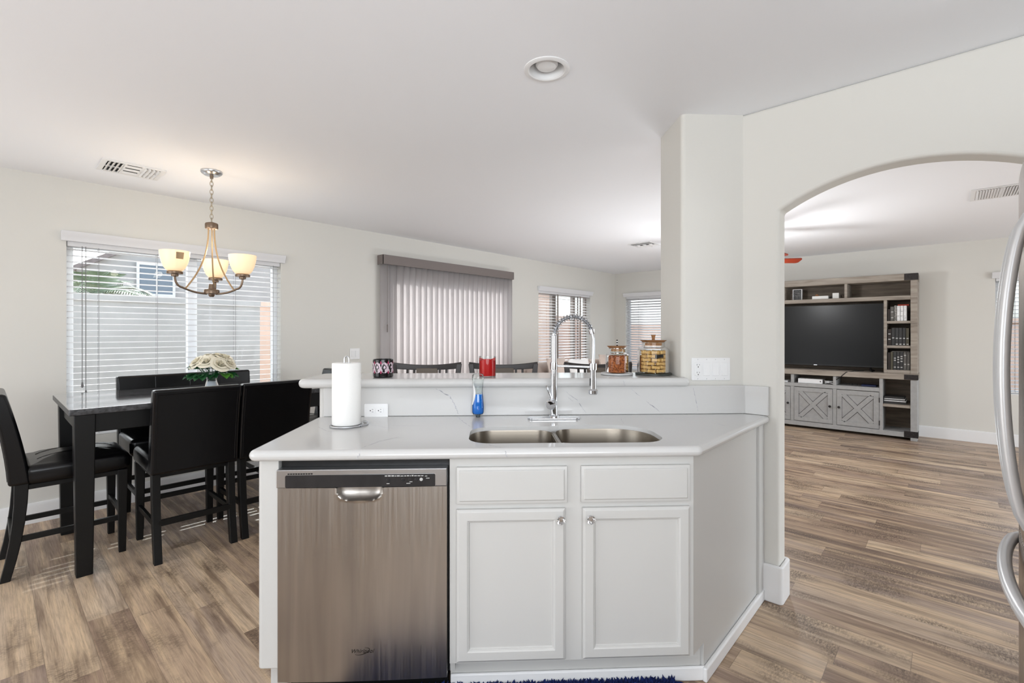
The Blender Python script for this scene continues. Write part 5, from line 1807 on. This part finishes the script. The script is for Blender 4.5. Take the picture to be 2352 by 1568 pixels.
for y0_, y1_ in ((Y0 + 0.065, 0.630), (Y0 + Y1 - 0.630, Y1 - 0.065)):
    D(MB().box(XF + 0.006, XB - 0.015, y0_, y1_, 0.395, 0.43), 'shelf', M_CONSOLE, o, bevel=0.002)
# hutch
m = MB()
HT = 2.055
m.box(XF + 0.02, XB, Y0, Y0 + 0.065, LZ + 0.015, HT - 0.085).box(XF + 0.02, XB, Y1 - 0.065, Y1, LZ + 0.015, HT - 0.085)
m.box(XF + 0.012, XB, Y0 - 0.004, Y1 + 0.004, HT - 0.085, HT)
m.box(XF + 0.024, XB, 0.590, 0.622, LZ + 0.015, 1.735).box(XF + 0.024, XB, Y0 + Y1 - 0.622, Y0 + Y1 - 0.590, LZ + 0.015, 1.735)
m.box(XF + 0.022, XB, Y0 + 0.065, Y1 - 0.065, 1.735, 1.785)
D(m, 'hutch_frame', M_CONSOLE, o, bevel=0.003)
m = MB()
m.box(XF + 0.03, XB - 0.015, 1.005, 1.035, 1.785, HT - 0.085).box(XF + 0.03, XB - 0.015, Y0 + Y1 - 1.035, Y0 + Y1 - 1.005, 1.785, HT - 0.085)
D(m, 'divider', M_CONSOLE, o, bevel=0.002)
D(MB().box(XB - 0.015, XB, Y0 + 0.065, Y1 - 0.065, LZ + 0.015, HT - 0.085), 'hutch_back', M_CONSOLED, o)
for y0_, y1_ in ((Y0 + 0.065, 0.590), (Y0 + Y1 - 0.590, Y1 - 0.065)):
    for z in (LZ + 0.015, 1.132, 1.440):
        D(MB().box(XF + 0.028, XB - 0.015, y0_, y1_, z, z + (0.032 if z > 1 else 0.045)), 'shelf', M_CONSOLE, o, bevel=0.002)
# doors with X braces
def xdoor(y0_, y1_, knob_y):
    z0_, z1_ = 0.102, 0.568
    x = XF + 0.004
    d = D(MB().box(x + 0.010, x + 0.022, y0_ + 0.003, y1_ - 0.003, z0_, z1_), 'door', M_CONSOLEG, o, bevel=0.0015)
    m = MB()
    s_ = 0.058
    m.box(x, x + 0.0105, y0_ + 0.003, y1_ - 0.003, z0_, z0_ + s_).box(x, x + 0.0105, y0_ + 0.003, y1_ - 0.003, z1_ - s_, z1_).box(x, x + 0.0105, y0_ + 0.003, y0_ + s_, z0_ + s_, z1_ - s_).box(x, x + 0.0105, y1_ - s_, y1_ - 0.003, z0_ + s_, z1_ - s_)
    D(m, 'door_frame', M_CONSOLEG, d, bevel=0.0012)
    for sg in (0, 1):
        m = MB()
        a = Vector((x + 0.001 * sg, (y0_ if sg else y1_) + (s_ + 0.012 if sg else -s_ - 0.012), z0_ + s_))
        b = Vector((x + 0.001 * sg, (y1_ if sg else y0_) + (-s_ - 0.012 if sg else s_ + 0.012), z1_ - s_))
        dd = (b - a).normalized(); nn = Vector((0, -dd.z, dd.y)) * 0.026
        P = [a - nn, b - nn, b + nn, a + nn]
        A = [m.bm.verts.new(p) for p in P]; B = [m.bm.verts.new(p + Vector((0.010, 0, 0))) for p in P]
        m.bm.faces.new(A); m.bm.faces.new(list(reversed(B)))
        for i in range(4):
            m.bm.faces.new((A[i], B[i], B[(i + 1) % 4], A[(i + 1) % 4]))
        D(m, 'cross_brace', M_CONSOLEG, d, bevel=0.001)
    m = MB()
    for q in (-1, 1):
        pass
    g_ = 0.0035
    m.box(x + 0.0095, x + 0.0102, y0_ + s_, y0_ + s_ + g_, z0_ + s_, z1_ - s_).box(x + 0.0095, x + 0.0102, y1_ - s_ - g_, y1_ - s_, z0_ + s_, z1_ - s_)
    for sg in (0, 1):
        a = Vector((0, (y0_ if sg else y1_) + (s_ + 0.012 if sg else -s_ - 0.012), z0_ + s_)); b = Vector((0, (y1_ if sg else y0_) + (-s_ - 0.012 if sg else s_ + 0.012), z1_ - s_))
        dd = (b - a).normalized(); nn = Vector((0, -dd.z, dd.y))
        for k in (-1, 1):
            a, b = a + dd * (0.016 if k < 0 else 0.0), b - dd * (0.0 if k < 0 else 0.016)
            p = nn * (0.0275 * k)
            q = nn * (0.0315 * k)
            X_ = Vector((x + 0.0096, 0, 0))
            m.quad(a + p + X_, b + p + X_, b + q + X_, a + q + X_)
    D(m, 'groove', M_GROOVE, d, smooth=0, fix=False)
    mx = Matrix.Translation((x, knob_y, 0.338)) @ Matrix.Rotation(-PI / 2, 4, 'Y')
    D(MB().solid([(0.010, 0), (0.006, 0.006), (0.007, 0.014), (0.016, 0.020), (0.015, 0.028), (0.006, 0.032)], 16, mx=mx), 'knob', M_BRACKET, d)
xdoor(0.665, 1.118, 1.090)
xdoor(1.162, 1.618, 1.192)
xdoor(1.662, 2.115, 1.690)
for z in (0.18, 0.47):
    D(MB().tube([(XF + 0.002, 0.664, z - 0.03), (XF + 0.002, 0.664, z + 0.03)], 0.005, 8), 'hinge', M_BRACKET, o)
for z0_, z1_, xx in ((HT - 0.083, HT - 0.002, XF + 0.010), (LZ - 0.052, LZ + 0.010, XF - 0.014), (0.038, 0.115, XF - 0.001)):
    m = MB()
    m.box(xx, xx + 0.003, Y0 - 0.007, Y0 + 0.125, z0_, z1_).box(xx, xx + 0.12, Y0 - 0.0085, Y0 - 0.0060, z0_, z1_)
    D(m, 'corner_bracket', M_BRACKET, o, bevel=0.0008)
    m = MB()
    m.box(xx, xx + 0.003, Y1 - 0.125, Y1 + 0.007, z0_, z1_).box(xx, xx + 0.12, Y1 + 0.0060, Y1 + 0.0085, z0_, z1_)
    D(m, 'corner_bracket', M_BRACKET, o, bevel=0.0008)

# ---- television
SH = LZ + 0.0155
o = T('television', 'large black flat screen television on the media console', 'television', (7.83, 1.39, SH))
ty0, ty1, tz0, tz1 = 0.632, 2.150, 0.868, 1.705
D(MB().box(7.80, 7.84, ty0, ty1, tz0, tz1), 'tv_frame', M_BLACK, o, bevel=0.003)
D(MB().box(7.7975, 7.8005, ty0 + 0.010, ty1 - 0.010, tz0 + 0.018, tz1 - 0.010), 'screen', M_TV, o, smooth=0)
D(MB().box(7.84, 7.875, ty0 + 0.25, ty1 - 0.25, tz0 + 0.08, tz1 - 0.25), 'rear_housing', M_BLACK, o, bevel=0.01)
D(MB().box(7.797, 7.7995, 1.37, 1.41, tz0 + 0.004, tz0 + 0.014), 'maker_badge', M_SATIN, o, smooth=0)
for y in (ty0 + 0.14, ty1 - 0.14):
    m = MB().tube([(7.73, y - 0.03, SH + 0.006), (7.78, y, SH + 0.02), (7.82, y, tz0 + 0.01)], 0.009, 8).tube([(7.91, y - 0.03, SH + 0.006), (7.86, y, SH + 0.02), (7.82, y, tz0 + 0.01)], 0.009, 8)
    D(m, 'foot', M_BLACK, o)
m = MB().tube([(7.70, 0.83, SH + 0.012), (7.66, 0.93, SH + 0.008), (7.608, 1.01, SH - 0.010), (7.606, 1.07, SH - 0.075), (7.64, 1.13, SH - 0.125), (7.70, 1.20, SH - 0.14)], 0.005, 8)
tag(D1(m, 'power_cable', M_BLACK, (7.66, 1.0, SH)), 'black cable drooping from television foot into the open slot', 'cable')

# ---- things on the console
SLOT = 0.6255
o = T('game_console', 'white slim game console in the open slot under the television', 'game console', (7.78, 1.42, SLOT))
D(MB().box(7.66, 7.88, 1.285, 1.575, SLOT, SLOT + 0.062), 'case', M_WHITE, o, bevel=0.004)
D(MB().box(7.657, 7.661, 1.302, 1.312, SLOT + 0.024, SLOT + 0.040), 'power_button', M_BLACK, o)
m = MB()
rr = random.Random(9)
pth = [Vector((7.68 + rr.uniform(0, .06), 1.165 + 0.10 * abs(math.sin(i * 0.9)), SLOT + 0.008 + 0.035 * abs(math.sin(i * 0.7)))) for i in range(16)]
m.tube(pth, 0.005, 6)
tag(D1(m, 'coiled_cable', M_WHITE, (7.7, 1.2, SLOT)), 'coiled white cable beside the game console', 'cable')
m = MB().box(7.70, 7.84, 0.70, 0.86, SLOT, SLOT + 0.022)
tag(D1(m, 'router', mat('navy_plastic', (30, 40, 78), 0.4), (7.77, 0.78, SLOT), bevel=0.006), 'small navy box lying in the right open slot', 'box')
m = MB()
m.tube([(7.74, 0.90 + 0.02 * i, SLOT + 0.006 + 0.02 * abs(math.sin(i * 1.1))) for i in range(8)], 0.005, 6)
tag(D1(m, 'black_cable', M_BLACK, (7.74, 0.95, SLOT)), 'black cable lying in the right open slot', 'cable')
m = MB().box(7.66, 7.85, 1.70, 2.05, SLOT, SLOT + 0.02)
tag(D1(m, 'media_box', M_WHITE, (7.75, 1.88, SLOT), bevel=0.004), 'flat white box in the left open slot', 'box')
US = 1.7855
o = T('framed_sign', 'small black letter sign in white frame on the hutch', 'sign', (7.74, 1.595, US))
D(MB().box(7.735, 7.760, 1.545, 1.650, US, US + 0.150), 'sign_board', M_BLACK, o)
m = MB()
m.box(7.731, 7.764, 1.540, 1.547, US, US + 0.152).box(7.731, 7.764, 1.648, 1.655, US, US + 0.152).box(7.731, 7.764, 1.547, 1.648, US + 0.146, US + 0.152)
D(m, 'sign_frame', M_TRIM, o)
m = MB()
rr = random.Random(4)
for k in range(6):
    z = US + 0.018 + 0.020 * k
    y = 1.557
    while y < 1.632:
        w_ = rr.uniform(0.006, 0.016)
        if rr.random() < 0.75:
            m.tube([(7.7345, y, z + rr.uniform(0, .009)), (7.7345, y + w_ / 2, z + rr.uniform(0, .013)), (7.7345, y + w_, z + rr.uniform(0, .009))], 0.0014, 4)
        y += w_ + 0.003
D(m, 'handwriting', M_INK, o)
o = T('white_book', 'thick white book lying flat on the hutch shelf', 'book', (7.76, 1.318, US))
D(MB().box(7.70, 7.84, 1.225, 1.412, US, US + 0.042), 'cover', M_PAPER, o, bevel=0.002)
D(MB().box(7.7003, 7.8395, 1.2205, 1.2255, US + 0.005, US + 0.037), 'pages', M_INK, o)
m = MB()
def lf(a, b):
    e = (b - 0.5) * 2
    return (7.75 + 0.006 * math.sin(PI * a), 1.382 - a * 0.045 + 0.02 * e * 0.2, US + 0.0425 + 0.002 + 0.028 * math.sin(PI * (0.1 + 0.8 * a)) * (0.55 + 0.45 * e))
m.grid(lf, 8, 4)
tag(D1(m, 'leaf_ornament', M_WOODLID, (7.75, 1.36, US + 0.0425), fix=False, solidify=0.006), 'small brown curved ornament on the white book', 'ornament')
tag(D1(MB().box(7.72, 7.80, 1.105, 1.178, US, US + 0.076), 'white_cube', M_PAPER, (7.76, 1.14, US), bevel=0.003), 'white cube box on the hutch shelf', 'box')
m = MB().solid([(0.018, 0), (0.022, 0.01), (0.022, 0.026), (0.012, 0.030)], 16, (7.77, 1.195, US))
tag(D1(m, 'small_pot', M_BRACKET, (7.77, 1.195, US)), 'tiny dark pot between the white book and white cube', 'pot')
m = MB().solid([(0.012, 0), (0.012, 0.003), (0.003, 0.006), (0.003, 0.032), (0.016, 0.036), (0.016, 0.040)], 16, (7.79, 1.068, US))
tag(D1(m, 'candle_stick', M_BRONZE, (7.79, 1.068, US)), 'tiny bronze stand right of the white cube', 'ornament')

# books
def book(y0_, y1_, z, h, spine, label, cat='book', group=None, xf=7.67, dp=0.15, band=None, lean=0.0):
    o = thing('book', label, cat, ((xf + dp / 2), (y0_ + y1_) / 2, z), 0, group)
    o.rotation_euler = (lean, 0, 0)
    w = (y1_ - y0_)
    MB().box(-dp / 2, dp / 2, -w / 2, w / 2, 0, h).done('cover', spine, o, bevel=0.002)
    if band:
        m = MB()
        for q in band:
            m.box(-dp / 2 - 0.0012, -dp / 2 + 0.002, -w * 0.32, w * 0.32, h * q, h * (q + 0.055))
        m.done('spine_print', M_INK, o, smooth=0)
    return o
B1, B2, B3 = 1.4725, 1.1645, LZ + 0.0605
spines = [mat('spine_dark_brown', (44, 36, 32), 0.6), mat('spine_charcoal', (52, 52, 52), 0.55), mat('spine_olive', (78, 74, 60), 0.6), mat('spine_grey', (104, 101, 96), 0.6, noise=0.7, nscale=60, nstretch=(1, 1, 0.3)), mat('spine_pattern', (176, 172, 166), 0.6, noise=0.9, nscale=70, rgb2=(60, 58, 56)), mat('spine_white', (240, 240, 240), 0.5, noise=0.3, nscale=50)]
yy = 0.585
def run(z, items, lab):
    y = 0.584
    for n_, (w_, h_, mi, band) in enumerate(items):
        book(y - w_, y, z, h_, spines[mi], lab[n_], band=band)
        y -= w_ + 0.0035
run(B1, [(0.024, 0.150, 0, None), (0.036, 0.180, 3, (0.2, 0.6)), (0.022, 0.192, 4, None), (0.029, 0.188, 5, (0.3,)), (0.029, 0.188, 5, (0.3, 0.6)), (0.029, 0.188, 5, (0.15,))],
    ['short dark book at the left of the top book shelf', 'thick grey patterned book on the top book shelf', 'slim speckled book beside the white books', 'left white book under the red book', 'middle white book under the red book', 'right white book under the red book'])
o = T('book', 'red book lying flat across the three white books', 'book', (7.75, 0.43, B1 + 0.1885))
D(MB().box(7.68, 7.82, 0.375, 0.485, B1 + 0.1885, B1 + 0.205), 'cover', mat('red_cover', (150, 44, 20), 0.5), o, bevel=0.002)
ords = ['leftmost', 'second', 'third', 'fourth', 'fifth', 'rightmost']
run(B2, [(0.036, 0.205, 0, (0.35, 0.68)), (0.032, 0.222, 1, (0.4,)), (0.032, 0.222, 1, (0.05, 0.38)), (0.032, 0.222, 1, (0.05, 0.38)), (0.030, 0.222, 1, (0.05, 0.38)), (0.030, 0.218, 2, (0.05, 0.38))],
    [ords[i] + ' dark book from the left on the middle book shelf' if i not in (0, 5) else ords[i] + ' dark book on the middle book shelf' for i in range(6)])
ords = ['leftmost', 'second', 'third', 'fourth', 'fifth', 'sixth', 'rightmost']
run(B3, [(0.026, 0.215, 0, None), (0.024, 0.225, 2, None), (0.030, 0.225, 1, (0.12, 0.5, 0.62)), (0.028, 0.225, 1, (0.12, 0.4, 0.55, 0.68)), (0.030, 0.225, 1, (0.12, 0.45, 0.6, 0.72)), (0.030, 0.222, 3, (0.3, 0.8)), (0.028, 0.222, 3, (0.3,))],
    [ords[i] + ' dark book from the left on the bottom book shelf' if i not in (0, 6) else ords[i] + ' dark book on the bottom book shelf' for i in range(7)])
tag(D1(MB().box(7.68, 7.80, 0.372, 0.545, B3 + 0.2258, B3 + 0.233), 'booklet', spines[3], (7.74, 0.46, B3 + 0.2258)), 'thin booklet lying on top of the bottom row of books', 'book')
CB = 0.4305
z = CB
for k, (w0_, w1_, t, mi, lb) in enumerate(((0.40, 0.625, 0.030, 1, 'black board game box at the bottom of the stack in the cubby'), (0.405, 0.622, 0.012, 5, 'lower white magazine in the cubby stack'), (0.412, 0.62, 0.012, 1, 'dark magazine between the white ones in the cubby stack'), (0.415, 0.62, 0.010, 5, 'upper white magazine in the cubby stack'), (0.42, 0.618, 0.024, 1, 'black book on top of the cubby stack'))):
    tag(D1(MB().box(7.68, 7.92, w0_, w1_, z, z + t), 'magazine', spines[mi], (7.8, 0.52, z), bevel=0.001), lb, 'magazine' if 'magazine' in lb else 'book')
    z += t + 0.0003

# ================================================================ REFRIGERATOR
fx0, fx1, fyf, fyb = 1.285, 2.200, -0.162, -0.86
o = T('refrigerator', 'stainless french door refrigerator at the right edge', 'refrigerator', ((fx0 + fx1) / 2, -0.5, 0.0))
D(MB().box(fx0 + 0.004, fx1 - 0.004, fyb, fyf - 0.055, 0.03, 1.755), 'body', M_SATIN, o, bevel=0.006)
D(MB().box(fx0 + 0.02, fx1 - 0.02, fyb + 0.02, fyf - 0.09, 0.0, 0.03), 'base_grille', M_BLACK, o)
xc = (fx0 + fx1) / 2
def front(x):
    return fyf + 0.024 * (1 - ((x - xc) / (fx1 - xc)) ** 2)
def fridge_panel(x0, x1, z0, z1, name):
    m = MB()
    n = 14
    outl = [(x0 + (x1 - x0) * i / n, front(x0 + (x1 - x0) * i / n)) for i in range(n + 1)]
    poly = outl + [(x1, fyf - 0.05), (x0, fyf - 0.05)]
    m.prism(poly, z0, z1)
    return D(m, name, M_STEEL_F, o, bevel=0.008, seg=3)
d1 = fridge_panel(fx0, xc - 0.003, 0.780, 1.770, 'door')
d2 = fridge_panel(xc + 0.003, fx1, 0.780, 1.770, 'door')
d3 = fridge_panel(fx0, fx1, 0.055, 0.770, 'freezer_drawer')
def bow_handle(p0, p1, bulge, r, par, flat):
    pts_ = []
    n = 22
    P0, P1 = Vector(p0), Vector(p1)
    for i in range(n + 1):
        t = i / n
        k = (math.sin(PI * t)) ** 0.55 if 0 < t < 1 else 0
        pts_.append(P0.lerp(P1, t) + Vector((0, bulge * k, 0)))
    return D(MB().tube(pts_, r, 14), 'handle', M_SILVERPAINT, par)
bow_handle((xc - 0.045, front(xc) - 0.004, 0.85), (xc - 0.045, front(xc) - 0.004, 1.610), 0.046, 0.0135, d1, 0)
bow_handle((xc + 0.045, front(xc) - 0.004, 0.85), (xc + 0.045, front(xc) - 0.004, 1.610), 0.046, 0.0135, d2, 0)
bow_handle((fx0 + 0.10, front(fx0 + 0.1) - 0.004, 0.712), (fx1 - 0.10, front(fx1 - 0.1) - 0.004, 0.712), 0.052, 0.0150, d3, 0)
D(MB().box(fx1 - 0.09, fx1 - 0.01, fyf - 0.12, fyf - 0.005, 1.7705, 1.785), 'hinge_cover', M_SATIN, o, bevel=0.004)
